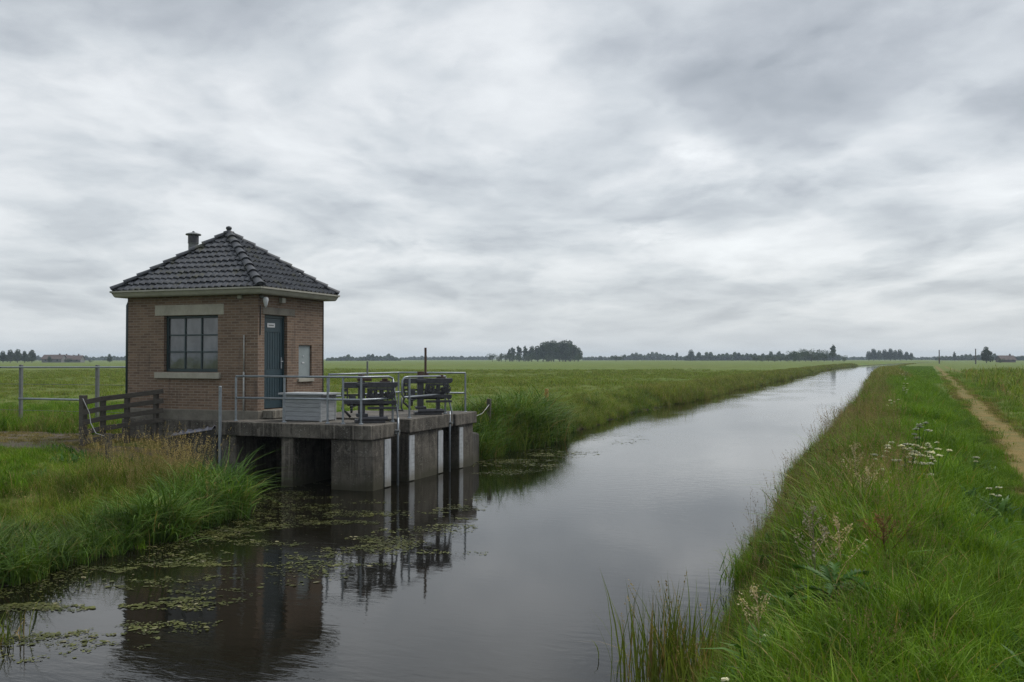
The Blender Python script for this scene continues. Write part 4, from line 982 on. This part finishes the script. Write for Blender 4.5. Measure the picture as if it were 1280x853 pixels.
lone=[(1.15,11.2,'single white umbel alone in short grass toward the track'),(-.66,6.05,'low white flower head near the seeding dock stalks'),(-.78,5.45,'lowest white flower head close to the water edge reeds'),(1.05,12.9,'single white umbel low in the grass beside dark weeds near the track')]
for i,(x,y,lb) in enumerate(lone):
    o=copy_tree(UM[3 if i else 2]); s=.75 if y>9 else .5; o.location=(x,y,float(gz(x,y))-.1); o.scale=(s,s,s); o.rotation_euler.z=i*2.1; o['label']=lb
for i in range(9):
    y=24+i*10+rnd.uniform(-2,2); x=.35+.024*(y-20)+rnd.uniform(-.35,.3); o=copy_tree(UM[i%4]); s=.85+.25*rnd.random(); o.location=(x,y,float(gz(x,y))-.05); o.scale=(s,s,s); o.rotation_euler.z=i
    o['label']='distant white umbel flower in the row along the far crest of right bank'; o['group']='white umbels along the far bank crest'
# dock stalks with pale seeds
def dock(loc,h,seed,mat,label,nbr=9,leafy=True):
    rng=np.random.default_rng(seed); b=B(); P=[]
    b.tube([(0,0,-.05),(.02,.01,h*.5),(.0,.03,h)],[.008,.006,.002],6)
    for k in range(nbr):
        z=h*(.42+.55*k/nbr); a=k*2.4; L=(.22*(1-k/nbr)+.06); ex=(L*.7*math.cos(a),L*.7*math.sin(a),z+L*.8)
        b.tube([(.01,.01,z),(ex[0]*.5,ex[1]*.5,z+L*.3),ex],[.004,.003,.0015],4)
        t=rng.uniform(.25,1.05,26)[:,None]; P.append(np.array([[.01,.01,z]])*(1-t)+np.array([ex])*t+rng.normal(0,.012,(26,3)))
    t=rng.uniform(.6,1.02,40)[:,None]; P.append(np.array([[0,.03,h]])*t+rng.normal(0,.012,(40,3)))
    e=empty('dock_plant',loc,label,'weed','dock plants on the right bank')
    st=b.build('stem',mat,e) if False else None
    for v in range(len(b.v)): b.v[v]=(b.v[v][0]+loc[0],b.v[v][1]+loc[1],b.v[v][2]+loc[2])
    st=b.build('stem',mat,e); a_=st.data.attributes.new('r','FLOAT','POINT'); a_.data.foreach_set('value',np.full(len(st.data.vertices),.4,np.float32))
    v,f,r=quads_at(np.concatenate(P),(.008,.015),rng,1.5); link('seed_heads',npmesh('seed_heads',v,f,[mat],r),e)
    if leafy: lv,lf,lr,_,_=blades(9,(.2,.42),(.04,.07),.08,(.5,1.2),4,rng,.5,0,1,'leaf'); link('leaves',npmesh('leaves',lv,lf,['herb'],lr),e)
def onb(x,y,dz=0.): return (x,y,float(gz(x,y))+dz)
dock(onb(-.44,6.9),.85,1,'seed_pale','tall pale seeding dock stalk in the right foreground grass behind the big thistle leaves',11)
dock(onb(-.28,7.2),.62,2,'seed_pale','shorter pale seeding dock just right of the tallest stalk',8)
dock(onb(-.80,6.7),.62,3,'seed_pale','pale dock stalk nearest the water on the right bank slope',8)
dock(onb(.02,7.5),.48,4,'dock_red','rusty red dock spike in the bright grass right of pale stalks',10)
dock(onb(-.25,11.0),.75,5,'seed_pale','pale seeding weed between the white umbels and the water',9)
dock(onb(-.1,10.2),.55,6,'seed_pale','low pale seeding weed in front of the white umbels',8)
# thistle-like plant with big lobed leaves
def lobed_leaf(L,W,n,rng,droop):
    """one pinnately lobed leaf along +x"""
    V=[];F=[]
    for i in range(n+1):
        t=i/n; w=W*math.sin(math.pi*(t*.9+.08))**.7*(1. if i%2 else .22)*(.6 if t>.8 else 1)
        z=L*(.75*t-droop*1.25*t*t); x=L*(t-.12*t*t)
        sh=.10*L if i%2 else 0
        V+= [(x+sh,-w,z+.03*L*(i%2)),(x,0,z-.015),(x+sh,w,z+.03*L*(i%2))]
    for i in range(n): k=3*i; F+=[(k,k+3,k+4,k+1),(k+1,k+4,k+5,k+2)]
    return np.array(V),np.array(F)
def thistle(loc,n,L,label,h=.25):
    rng=np.random.default_rng(9); parts=[]
    for k in range(n):
        v,f=lobed_leaf(L*rng.uniform(.6,1.1),L*.13,18,rng,rng.uniform(.35,.75)); a=k*2.4+rng.uniform(-.3,.3); c,s_=math.cos(a),math.sin(a)
        v=np.column_stack([v[:,0]*c-v[:,1]*s_,v[:,0]*s_+v[:,1]*c,v[:,2]+h*k/n]); parts.append((v,f,np.full(len(v),rng.uniform(0,1)),0))
    e=empty('thistle',loc,label,'plant'); V,F,r,mi=merge(parts); link('leaves',npmesh('leaves',V,F,['herb'],r),e)
    b=B(); b.tube([(loc[0],loc[1],loc[2]-.05),(loc[0],loc[1],loc[2]+h*.9)],[.010,.005],7); st=b.build('stem','herb',e); a_=st.data.attributes.new('r','FLOAT','POINT'); a_.data.foreach_set('value',np.full(len(st.data.vertices),.4,np.float32))
thistle(onb(-.26,6.2,.06),20,.36,'large dark lobed thistle leaves in the right foreground grass',.30)
thistle(onb(-.55,15.0,.1),9,.35,'small dark leafy thistle on the bank slope beyond the white umbels',.3)

# ------------------------------------------------------------------ pondweed
def pondweed():
    C=[] # x,y,rx,ry,count,rot
    pts=PW
    X=[];Y=[]
    for (x,y,rx,ry,n,th) in pts:
        n=int(min(n*2.2,7000)); rx*=1.35; ry*=1.45
        a=NP.uniform(0,6.283,n); q=np.sqrt(NP.uniform(0,1,n)); u=rx*q*np.cos(a); v=ry*q*np.sin(a)
        xx=x+u*math.cos(th)-v*math.sin(th); yy=y+u*math.sin(th)+v*math.cos(th)
        edge=1-q*.75
        l_=.932*xx+.363*yy; m_=-.363*xx+.932*yy; k=(vnoise(l_*.4,m_,.36,31)*.5+vnoise(l_*.6,m_,.10,32)*.3+vnoise(l_,m_,.045,35)*.2)>(.63-.15*edge)
        X.append(xx[k]);Y.append(yy[k])
    y=NP.uniform(6,17,5200); x=edgeL(y)+np.abs(NP.normal(0,.5,5200)); k=vnoise(x,y,.6,33)>.42; X.append(x[k]);Y.append(y[k])
    y=NP.uniform(23.5,60,1500); x=edgeL(y)+np.abs(NP.normal(0,.3,1500)); k=vnoise(x,y,1.6,34)>.6; X.append(x[k]);Y.append(y[k])
    x=np.concatenate(X);y=np.concatenate(Y); n=len(x)
    r=NP.uniform(.006,.019,n)*(1+1.2*(NP.uniform(0,1,n)<.10))*np.where(y>22,1.6,1); k=7; a=np.linspace(0,6.283,k,endpoint=False)[None,:]+NP.uniform(0,6.283,n)[:,None]
    rad=r[:,None]*NP.uniform(.75,1.15,(n,k)); asp=NP.uniform(.55,1,n)[:,None]; ph=NP.uniform(0,6.283,n)[:,None]
    lx=rad*np.cos(a);ly=rad*np.sin(a)*asp
    gx=x[:,None]+lx*np.cos(ph)-ly*np.sin(ph); gy=y[:,None]+lx*np.sin(ph)+ly*np.cos(ph)
    z=NP.uniform(.003,.011,n)[:,None]+lx*NP.normal(0,.07,n)[:,None]+ly*NP.normal(0,.05,n)[:,None]; z=np.maximum(z,.002)
    V=np.stack([gx,gy,z],-1).reshape(-1,3); F=np.arange(n*k).reshape(n,k)
    o=link('pondweed',npmesh('pondweed',V,F,['pondweed'],np.repeat(NP.uniform(0,1,n),k)))
    tag(o,'floating olive pondweed and duckweed mats on the dark water','pondweed',kind='stuff')
PW=[]
PW=[(-8.63, 10.34, 0.81, 0.85, 3600, 0.37), (-8.44, 7.74, 0.78, 0.79, 6000, 0.37), (-7.02, 7.92, 0.46, 0.71, 900, 0.37), (-8.41, 8.38, 0.83, 0.39, 2000, 0.37), (-7.21, 10.43, 0.73, 0.67, 640, 0.37), (-8.5, 11.12, 0.57, 0.58, 640, 0.37), (-6.91, 11.74, 1.03, 0.67, 1200, 0.37), (-7.58, 13.92, 1.07, 1.7, 3000, 0.37), (-7.28, 15.64, 0.5, 1.19, 2000, 0.37), (-10.82, 15.51, 0.94, 1.94, 2000, 0.37), (-11.65, 17.28, 0.69, 0.78, 600, 0.37), (-9.36, 12.44, 0.53, 0.58, 1400, 0.37), (-9.16, 23.49, 1.07, 1.97, 2000, 0.37), (-8.72, 21.54, 0.6, 1.0, 480, 0.37), (-8.81, 26.15, 0.94, 1.17, 600, 0.37), (-8.46, 31.62, 0.83, 1.65, 400, 0.37), (-7.61, 6.97, 0.63, 0.58, 720, 0.37), (-8.18, 12.69, 0.76, 0.97, 880, 0.37), (-6.06, 12.08, 0.68, 0.67, 480, 0.37), (-7.49, 9.05, 0.57, 0.56, 520, 0.37), (-9.11, 14.64, 0.86, 1.08, 640, 0.37)]
pondweed()

# ------------------------------------------------------------------ distant trees, houses, poles
def crown_pts(blobs,n,rng):
    vol=np.array([b[3]*b[4]*b[5] for b in blobs])**.7; pk=rng.choice(len(blobs),n,p=vol/vol.sum()); Bq=np.array(blobs)
    d=rng.normal(0,1,(n,3)); d/=np.linalg.norm(d,axis=1,keepdims=True); q=rng.uniform(.25,1,n)**.45
    return Bq[pk,:3]+d*Bq[pk,3:6]*q[:,None]*(1+rng.normal(0,.06,(n,1)))
def make_tree(h,w,seed,mat='tree_leaf',kind='round',n=2600,name='tree'):
    rng=np.random.default_rng(seed); e=empty(name,(0,0,0),'x','tree'); b=B(); bl=[]
    if kind=='round':
        tb=h*.16
        for k in range(15):
            a=rng.uniform(0,6.283); q=rng.uniform(.1,.62)*w/2; z=h*rng.uniform(.16,.86); rr=w*rng.uniform(.16,.26)*(1.15-.55*z/h)
            bl.append((q*math.cos(a)*(1.25-z/h*.7),q*math.sin(a)*(1.25-z/h*.7),z,rr,rr,rr*.85))
        bl.append((0,0,h*.5,w*.36,w*.36,h*.36)); bl.append((0,0,h*.26,w*.36,w*.36,h*.16)); bl.append((w*.03,0,h*.86,w*.2,w*.2,h*.13))
    elif kind=='poplar':
        tb=h*.2
        for k in range(11):
            z=h*(.28+.68*k/10); rr=w*.5*math.sin(math.pi*min(1,(k+1.4)/12.5))*rng.uniform(.7,1.05); bl.append((rng.normal(0,w*.1),rng.normal(0,w*.1),z,rr,rr,h*.085))
    else:
        tb=h*.1
        for k in range(11):
            a=rng.uniform(0,6.283); q=rng.uniform(0,.36)*w; rr=w*rng.uniform(.13,.24); bl.append((q*math.cos(a),q*math.sin(a),h*rng.uniform(.3,.72),rr,rr,h*.26))
    r0=h*.022
    b.tube([(0,0,-.5),(0,0,tb),(w*.02,0,h*.5),(0,0,h*.85)],[r0*1.3,r0,r0*.6,r0*.15],7)
    for q in bl[:8]: b.tube([(0,0,tb+rng.uniform(0,.2)*h),(q[0]*.5,q[1]*.5,q[2]*.75),(q[0],q[1],q[2])],[r0*.5,r0*.3,r0*.08],5)
    b.build('trunk','bark',e)
    P=crown_pts(bl,n,rng); P[:,2]=np.maximum(P[:,2],h*.04); v,f,r=quads_at(P,(h*.028,h*.06),rng,1.3)
    link('crown',npmesh('crown',v,f,[mat],r),e); return e
TR=[make_tree(14,11,1),make_tree(15,12,2),make_tree(13,10,3,'tree_leaf_grey'),make_tree(12,4.6,4,'tree_leaf_grey','poplar',1100),make_tree(11,4.2,5,'tree_leaf_grey','poplar',1000),make_tree(4.5,8,6,'tree_leaf','bush',1500,'shrub'),make_tree(4,7,7,'tree_leaf_grey','bush',1300,'shrub')]
first=set()
def put(k,az,d,s,label,group=None,sz=None,z=.25):
    o=TR[k] if k not in first else copy_tree(TR[k]); first.add(k)
    x,y,_=pol(az,d); o.location=(x,y,float(gz(x,y))-.1); o.scale=(s,s,sz or s); o.rotation_euler.z=rnd.uniform(0,6.28); o['label']=label
    o['category']='bush' if TR[k].name.startswith('shrub') else 'tree'
    if group: o['group']=group
    elif 'group' in o: del o['group']
    return o
def az(u): return math.degrees(math.atan((u-640)/1173.))-21.3
# bearings from the standpoint, in degrees clockwise from the canal's direction
G='tall trees of the dense wood beyond the meadow'
for i,(a,d,k,s) in enumerate([(-20.1,655,0,.80),(-19.75,662,2,.88),(-19.4,652,1,.92),(-19.1,668,0,1.05),(-18.75,650,1,1.02),(-18.4,664,2,1.08),(-18.05,652,1,1.02),(-17.75,662,0,1.08),(-17.5,654,2,.92),(-17.25,660,0,.72),(-19.2,690,1,1.0),(-18.2,694,0,1.1),(-18.9,640,2,.62),(-18.0,640,0,.6)]):
    put(k,a,d,s,'broad dark tree in the dense wood across the left meadow',G)
for a,d,k,s,lb in [(-21.95,655,4,.55,'smallest thin poplar at the left end of the wood'),(-21.45,660,4,.80,'narrow pale poplar second from left end of the wood'),(-21.25,656,3,.86,'narrow pale poplar in the pair left of the wood gap'),(-20.85,660,3,.92,'wider poplar just left of the dense wood'),(-20.5,655,4,.98,'dark poplar touching the dense wood')]: put(k,a,d,s,lb)
for i,a in enumerate((-22.5,-22.1,-21.7,-21.35,-21.0,-20.6,-20.3)): put(5+i%2,a,645+6*(i%3),1.15+.2*(i%3),sz=1.45,label='low bush in the undergrowth below the poplars left of the wood',group='low bushes below the poplars')
put(5,az(770),700,1.7,'lone low bush in the meadow right of the dense wood',sz=1.15)
put(1,az(137),640,.37,'single small round tree far left beside the brick house')
put(6,az(113),660,.5,'tiny bush between farmhouses and small round tree')
put(0,az(864),900,.78,'round tree rising above the middle of the far hedgerow')
put(3,az(846),1000,.75,'thin tree left of the round hedgerow tree')
put(5,az(994),560,.62,'low bush in front of dark shrub belt near canal')
put(3,az(1041),640,.9,'slim tree at right end of dark shrub belt'); put(6,az(1055),600,.85,'small bush by the canal bend',sz=1.1)
put(0,az(1233),520,.60,'lone round tree by the farmhouse at right horizon')
put(4,az(1193),900,.7,'slim tree between the two poles on right horizon')
for i,u in enumerate((648,660,673,686,699,712,722)): put(5+i%2,az(u),632+5*(i%3),1.0+.2*(i%2),'rounded bush along the foot of the dense wood','bushes at the foot of the dense wood',sz=1.1)
G2='round trees of the dark shrub belt'
for i,u in enumerate(np.linspace(945,1030,12)): put(5+i%2,az(u),600+10*(i%3),(1.25 if u<985 else 1.75)+.15*(i%2),'rounded shrub in the dark belt left of canal end',G2,sz=(1.0 if u<985 else 1.75)*(.95+.1*(i%3)))
G3='trees of the left horizon wood'
for i,u in enumerate((-30,-18,-6,4,13,22,31,40)): put((0,2,1)[i%3],az(u),600+9*(i%3),.50+.05*((i*5)%3),'dark tree in the wood at left edge of the horizon',G3)
G4='trees of the grey copse right of the canal end'
for i,u in enumerate((1086,1092,1099,1106,1113,1119,1125,1133,1139)): put((0,1,2)[i%3],az(u),950,.78-.2*(u>1130)-.1*(u<1090),'grey hazy tree in the copse right of canal end',G4)
def treeline(name,u0,u1,d,hts,label,seed,n=5000,dep=14):
    rng=np.random.default_rng(seed); t=rng.uniform(0,1,n); hs=np.interp(t,np.linspace(0,1,len(hts)),hts)
    cell=np.floor(t*abs(u1-u0)/5.); hv=np.sin(cell*12.9+seed)*43758.5; hv=hv-np.floor(hv); fr=t*abs(u1-u0)/5.-cell
    top=hs*(.55+.5*hv)*np.sqrt(np.maximum(.15,1-(2*fr-1)**2*.75))
    zz=top*rng.uniform(0,1,n)**.6; A=np.array([az(u0+(u1-u0)*q) for q in t]); dd=d+rng.uniform(-dep,dep,n)
    x=dd*np.sin(np.radians(A)); y=dd*np.cos(np.radians(A)); P=np.column_stack([x,y,gz(x,y)+zz])
    v,f,r=quads_at(P,(d*.0011,d*.0024),rng,1.4); o=link(name,npmesh(name,v,f,['tree_leaf'],r)); tag(o,label,'trees',kind='stuff')
treeline('treeline',408,500,1050,[2.5,4.5,6.5,5,6,7,7.5,2.5],'grey blue line of far trees right of the brick house',1)
treeline('treeline',500,612,1500,[3.5,6,5,6.5,5.5,6.5,6],'thin far tree line between platform and the dense wood',2)
treeline('treeline',728,860,1250,[5,6,5.5,10,10.5,7,6],'low far tree line right of the dense wood',3)
treeline('treeline',856,1050,1000,[6,9,8,8.5,8,9,9.5,8,7],'hedgerow of far trees before the canal end',4,14000)
treeline('treeline',1050,1180,1500,[4,5.5,5,4,4,4.5],'faint far tree line behind the canal bend',5)
treeline('treeline',1170,1330,1100,[4,7,5,7,5.5,6,5],'far tree line behind poles at right horizon',6,7000)
treeline('treeline',-120,165,1300,[6,7,6,7,5,6,6,5,5],'far tree line behind farmhouses at left horizon',7,7000)
treeline('treeline',1400,1900,900,[6,8,6,8,7],'tree line far outside to the right',8,5000,)
bpy.data.objects.remove(bpy.data.objects['treeline.007'])
def farmhouse(a,d,L,W,hw,hr,rot,label,wall='far_wall',roof='far_roof'):
    x,y,_=pol(a,d); z=float(gz(x,y)); e=empty('farmhouse',(x,y,z),label,'house','farmhouses on the horizon')
    def bb(b): 
        b.v=[(v[0]+x,v[1]+y,v[2]+z) for v in b.v]; return b
    b=B(); b.box(-L/2,L/2,-W/2,W/2,-.3,hw); b.prism([(-L/2,-W/2,hw),(-L/2,W/2,hw),(-L/2,0,hw+hr*.93)],(L,0,0)); wl=bb(b).build('wall',wall,e)
    b=B(); o_=.4
    for s_ in (-1,1): b.add([(-L/2-o_,s_*(W/2+.5),hw-.3),(L/2+o_,s_*(W/2+.5),hw-.3),(L/2+o_,0,hw+hr),(-L/2-o_,0,hw+hr)],[(0,1,2,3)])
    rf=bb(b).build('roof',roof,e); rf.modifiers.new('solid','SOLIDIFY').thickness=.25
    b=B(); b.box(L*.25,L*.25+.7,-.35,.35,hw+hr*.6,hw+hr+.9); bb(b).build('chimney','far_brick',rf)
    for k in (-1,0,1):
        b=B(); b.box(k*L*.3-.5,k*L*.3+.5,-W/2-.05,-W/2+.02,.9,2.1); bb(b).build('window','far_glass',e)
    e.rotation_euler.z=R(rot)
farmhouse(az(68),640,12,7,2.2,2.4,20,'farmhouse under a dark tree, left of the three on left horizon')
farmhouse(az(78),648,9,6,2.2,2.2,70,'white walled farmhouse between two others on left horizon')
farmhouse(az(92),640,11,7,2.0,2.4,25,'farmhouse with broad red roof, right of the three on left horizon')
farmhouse(az(1257),640,9,6,1.8,2.4,25,'red roofed farmhouse beside lone round tree on right horizon','far_brick')
put(2,az(75),665,.42,'small tree rising behind the farmhouses at left')
put(0,az(62),632,.30,'small round tree in front of the left farmhouse'); put(6,az(85),630,.75,'low bush between white walled and red roofed farmhouses'); put(6,az(1250),540,.7,'low bush in front of the right horizon farmhouse')
for u,top,lb in ((1174,5.6,'thin wooden pole standing by the track on the right horizon'),(1219.5,6.2,'wooden pole left of the lone round tree on right horizon')):
    x,y,_=pol(az(u),420); z=float(gz(x,y)); b=B(); b.tube([(x,y,z-.3),(x,y,z+top)],[.26,.19],8); b.box(x-.22,x+.22,y-.06,y+.06,z+top-.4,z+top-.28); b.thing('utility_pole','pole_wood',(x,y,z),lb,'pole','poles on the right horizon')

# ------------------------------------------------------------------ air
def haze():
    b=B(); b.box(-3000,3000,-3000,3000,-2.2,19.)
    m,t,o=newmat('haze_air'); v=t.new('ShaderNodeVolumePrincipled'); v.inputs['Density'].default_value=.00022; v.inputs['Color'].default_value=(.74,.87,1.,1); v.inputs['Anisotropy'].default_value=.0
    t.l.new(v.outputs[0],o.inputs['Volume']); M['haze_air']=m
    o=b.build('haze','haze_air'); tag(o,kind='stuff')
haze()

# ------------------------------------------------------------------ sky
SUN_EL,SUN_AZ=52.,35.      # degrees; azimuth clockwise from the canal direction
def sky():
    w=bpy.data.worlds.new('World'); scene.world=w; w.use_nodes=True; w.node_tree.nodes.clear(); t=NT(w.node_tree)
    out=t.new('ShaderNodeOutputWorld'); bg=t.new('ShaderNodeBackground'); bg.inputs[1].default_value=.1; t.l.new(bg.outputs[0],out.inputs[0])
    sk=t.new('ShaderNodeTexSky',sky_type='NISHITA',sun_disc=False); sk.sun_elevation=R(SUN_EL); sk.sun_rotation=R(SUN_AZ); sk.air_density=1.; sk.dust_density=2.
    dr=t.new('ShaderNodeTexCoord').outputs['Generated']; x,y,z=t.sep(dr)
    zc=t.m('MAXIMUM',z,0.); den=t.m('ADD',zc,.16)
    px=t.m('DIVIDE',x,den); py=t.m('DIVIDE',y,den); p=t.comb(px,py,0.)
    # rotate to the streak direction (bands lie across the view)
    a=R(21.3+4); q=t.comb(t.m('ADD',t.m('MULTIPLY',px,math.cos(a)),t.m('MULTIPLY',py,math.sin(a))),t.m('SUBTRACT',t.m('MULTIPLY',py,math.cos(a)),t.m('MULTIPLY',px,math.sin(a))),0.)
    q=t.vm('ADD',q,(3.1,1.7,.4))
    wv=t.vm('SUBTRACT',t.noise(t.scale(q,(1.1,.8,1)),1.,5,.55,0,1),(.5,.5,.5)); qw=t.vm('ADD',q,t.scale(wv,(.26,.26,0.)))
    n1=t.noise(t.scale(qw,(1.0,1.05,1)),1.,12,.60,.05)
    n2=t.noise(t.scale(qw,(3.4,3.0,1)),1.,10,.64,.05)
    n3=t.noise(t.scale(q,(.22,.26,1)),1.,4,.5,.3)
    vo=t.new('ShaderNodeTexVoronoi',feature='SMOOTH_F1',voronoi_dimensions='2D'); vo.inputs['Scale'].default_value=1.; vo.inputs['Detail'].default_value=3.; vo.inputs['Roughness'].default_value=.5; vo.inputs['Smoothness'].default_value=.7
    t.set(vo.inputs['Vector'],t.scale(t.vm('ADD',qw,t.scale(wv,(.6,.6,0))),(1.9,1.5,1)))
    lump=vo.outputs['Distance']                        # rounded dark bases with paler gaps between them
    f=t.m('ADD',t.m('ADD',t.m('MULTIPLY',n1,.44),t.m('MULTIPLY',n2,.26)),t.m('ADD',t.m('MULTIPLY',n3,.12),t.m('MULTIPLY',lump,.32)))
    f=t.m('ADD',f,t.sm(z,.14,.40,.035,-.075))
    # large bright and dark regions of this sky, in azimuth/elevation (degrees)
    azn=t.m('MULTIPLY',t.m('ARCTAN2',x,y),57.2958); el=t.m('MULTIPLY',t.m('ARCSINE',z),57.2958)
    wob=t.m('MULTIPLY',t.m('SUBTRACT',n1,.5),9.); azw=t.m('ADD',azn,wob); elw=t.m('ADD',el,t.m('MULTIPLY',t.m('SUBTRACT',n2,.5),5.))
    for (A,E,ra,re,amp) in BLOBS:
        da=t.m('DIVIDE',t.m('SUBTRACT',azw,A),ra); de=t.m('DIVIDE',t.m('SUBTRACT',elw,E),re)
        g=t.m('EXPONENT',t.m('MULTIPLY',t.m('ADD',t.m('MULTIPLY',da,da),t.m('MULTIPLY',de,de)),-1.))
        f=t.m('ADD',f,t.m('MULTIPLY',g,amp))
    hz=t.m('EXPONENT',t.m('MULTIPLY',zc,-22.))            # even veil low down
    f=t.m('ADD',t.m('MULTIPLY',t.m('SUBTRACT',f,.575),t.m('SUBTRACT',1.38,t.m('MULTIPLY',hz,.9))),.438)
    c=t.ramp(f,[(.18,(1.72,1.88,2.05)),(.40,(2.34,2.50,2.68)),(.56,(3.0,3.17,3.32)),(.70,(3.68,3.80,3.90)),(.88,(4.35,4.48,4.55))])
    hc=t.mix(t.m('MULTIPLY',hz,.75),c,(3.05,3.28,3.46))
    zen=t.sm(z,.40,.95,1.,2.1)                               # overcast skies are brightest overhead
    hc=t.vm('MULTIPLY',hc,t.comb(zen,zen,zen))
    full=t.mix(.94,sk.outputs[0],hc)
    low=t.mix(t.sm(z,-.06,-.005,1.,0.),full,(.7,.85,.65))
    t.l.new(low,bg.inputs[0])
def bl(u,v,ru,rv,amp): return (az(u),math.degrees(math.atan((448.3-v)/1173.)),ru/20.5,rv/20.5,amp)
BLOBS=[bl(430,60,170,45,-.07),bl(1120,120,190,50,-.12),bl(880,110,170,40,-.06),bl(60,170,140,50,-.03),bl(1240,40,110,50,-.08),bl(900,262,100,26,-.08),bl(250,120,120,40,-.02),
 bl(835,284,36,12,.13),bl(640,178,60,25,.05),bl(875,190,40,12,.10),bl(1000,165,60,18,.05),bl(1225,125,70,26,.09),bl(590,40,70,40,.05),bl(560,290,120,22,.05),bl(470,300,80,14,.04),bl(830,130,80,16,.05),bl(120,70,120,50,.04),bl(450,105,70,20,.05),bl(1100,310,120,30,.04),bl(200,370,200,40,.02)]
sky()
sun=bpy.data.lights.new('sun','SUN'); sun.energy=1.1; sun.angle=R(25); sun.color=(1.,.96,.90); so=bpy.data.objects.new('sun',sun); COL.objects.link(so)
sd=Vector((math.sin(R(SUN_AZ))*math.cos(R(SUN_EL)),math.cos(R(SUN_AZ))*math.cos(R(SUN_EL)),math.sin(R(SUN_EL)))); so.rotation_euler=sd.to_track_quat('Z','Y').to_euler(); so.location=(0,0,60)

# ------------------------------------------------------------------ camera, render
cam=bpy.data.cameras.new('camera'); cam.lens=1173/1280*36; cam.sensor_width=36; cam.clip_end=9000; cam.clip_start=.05
co=bpy.data.objects.new('camera',cam); COL.objects.link(co); co.location=(0,0,2.76); co.rotation_euler=(R(90)+math.atan(21.8/1173),0,R(21.3)); scene.camera=co
scene.render.engine='CYCLES'; cy=scene.cycles
cy.use_denoising=True; cy.denoiser='OPENIMAGEDENOISE'; cy.denoising_prefilter='NONE'; cy.denoising_input_passes='RGB_ALBEDO_NORMAL'; cy.use_adaptive_sampling=False; cy.caustics_reflective=False; cy.caustics_refractive=False; cy.blur_glossy=.5; cy.max_bounces=6; cy.diffuse_bounces=3; cy.glossy_bounces=3; cy.transmission_bounces=3; cy.volume_bounces=0; cy.transparent_max_bounces=4; cy.sample_clamp_indirect=4.
scene.render.resolution_x=1024; scene.render.resolution_y=682
vs=scene.view_settings; vs.view_transform='Standard'; vs.look='None'; vs.gamma=1.; vs.exposure=1.1; vs.use_curve_mapping=False
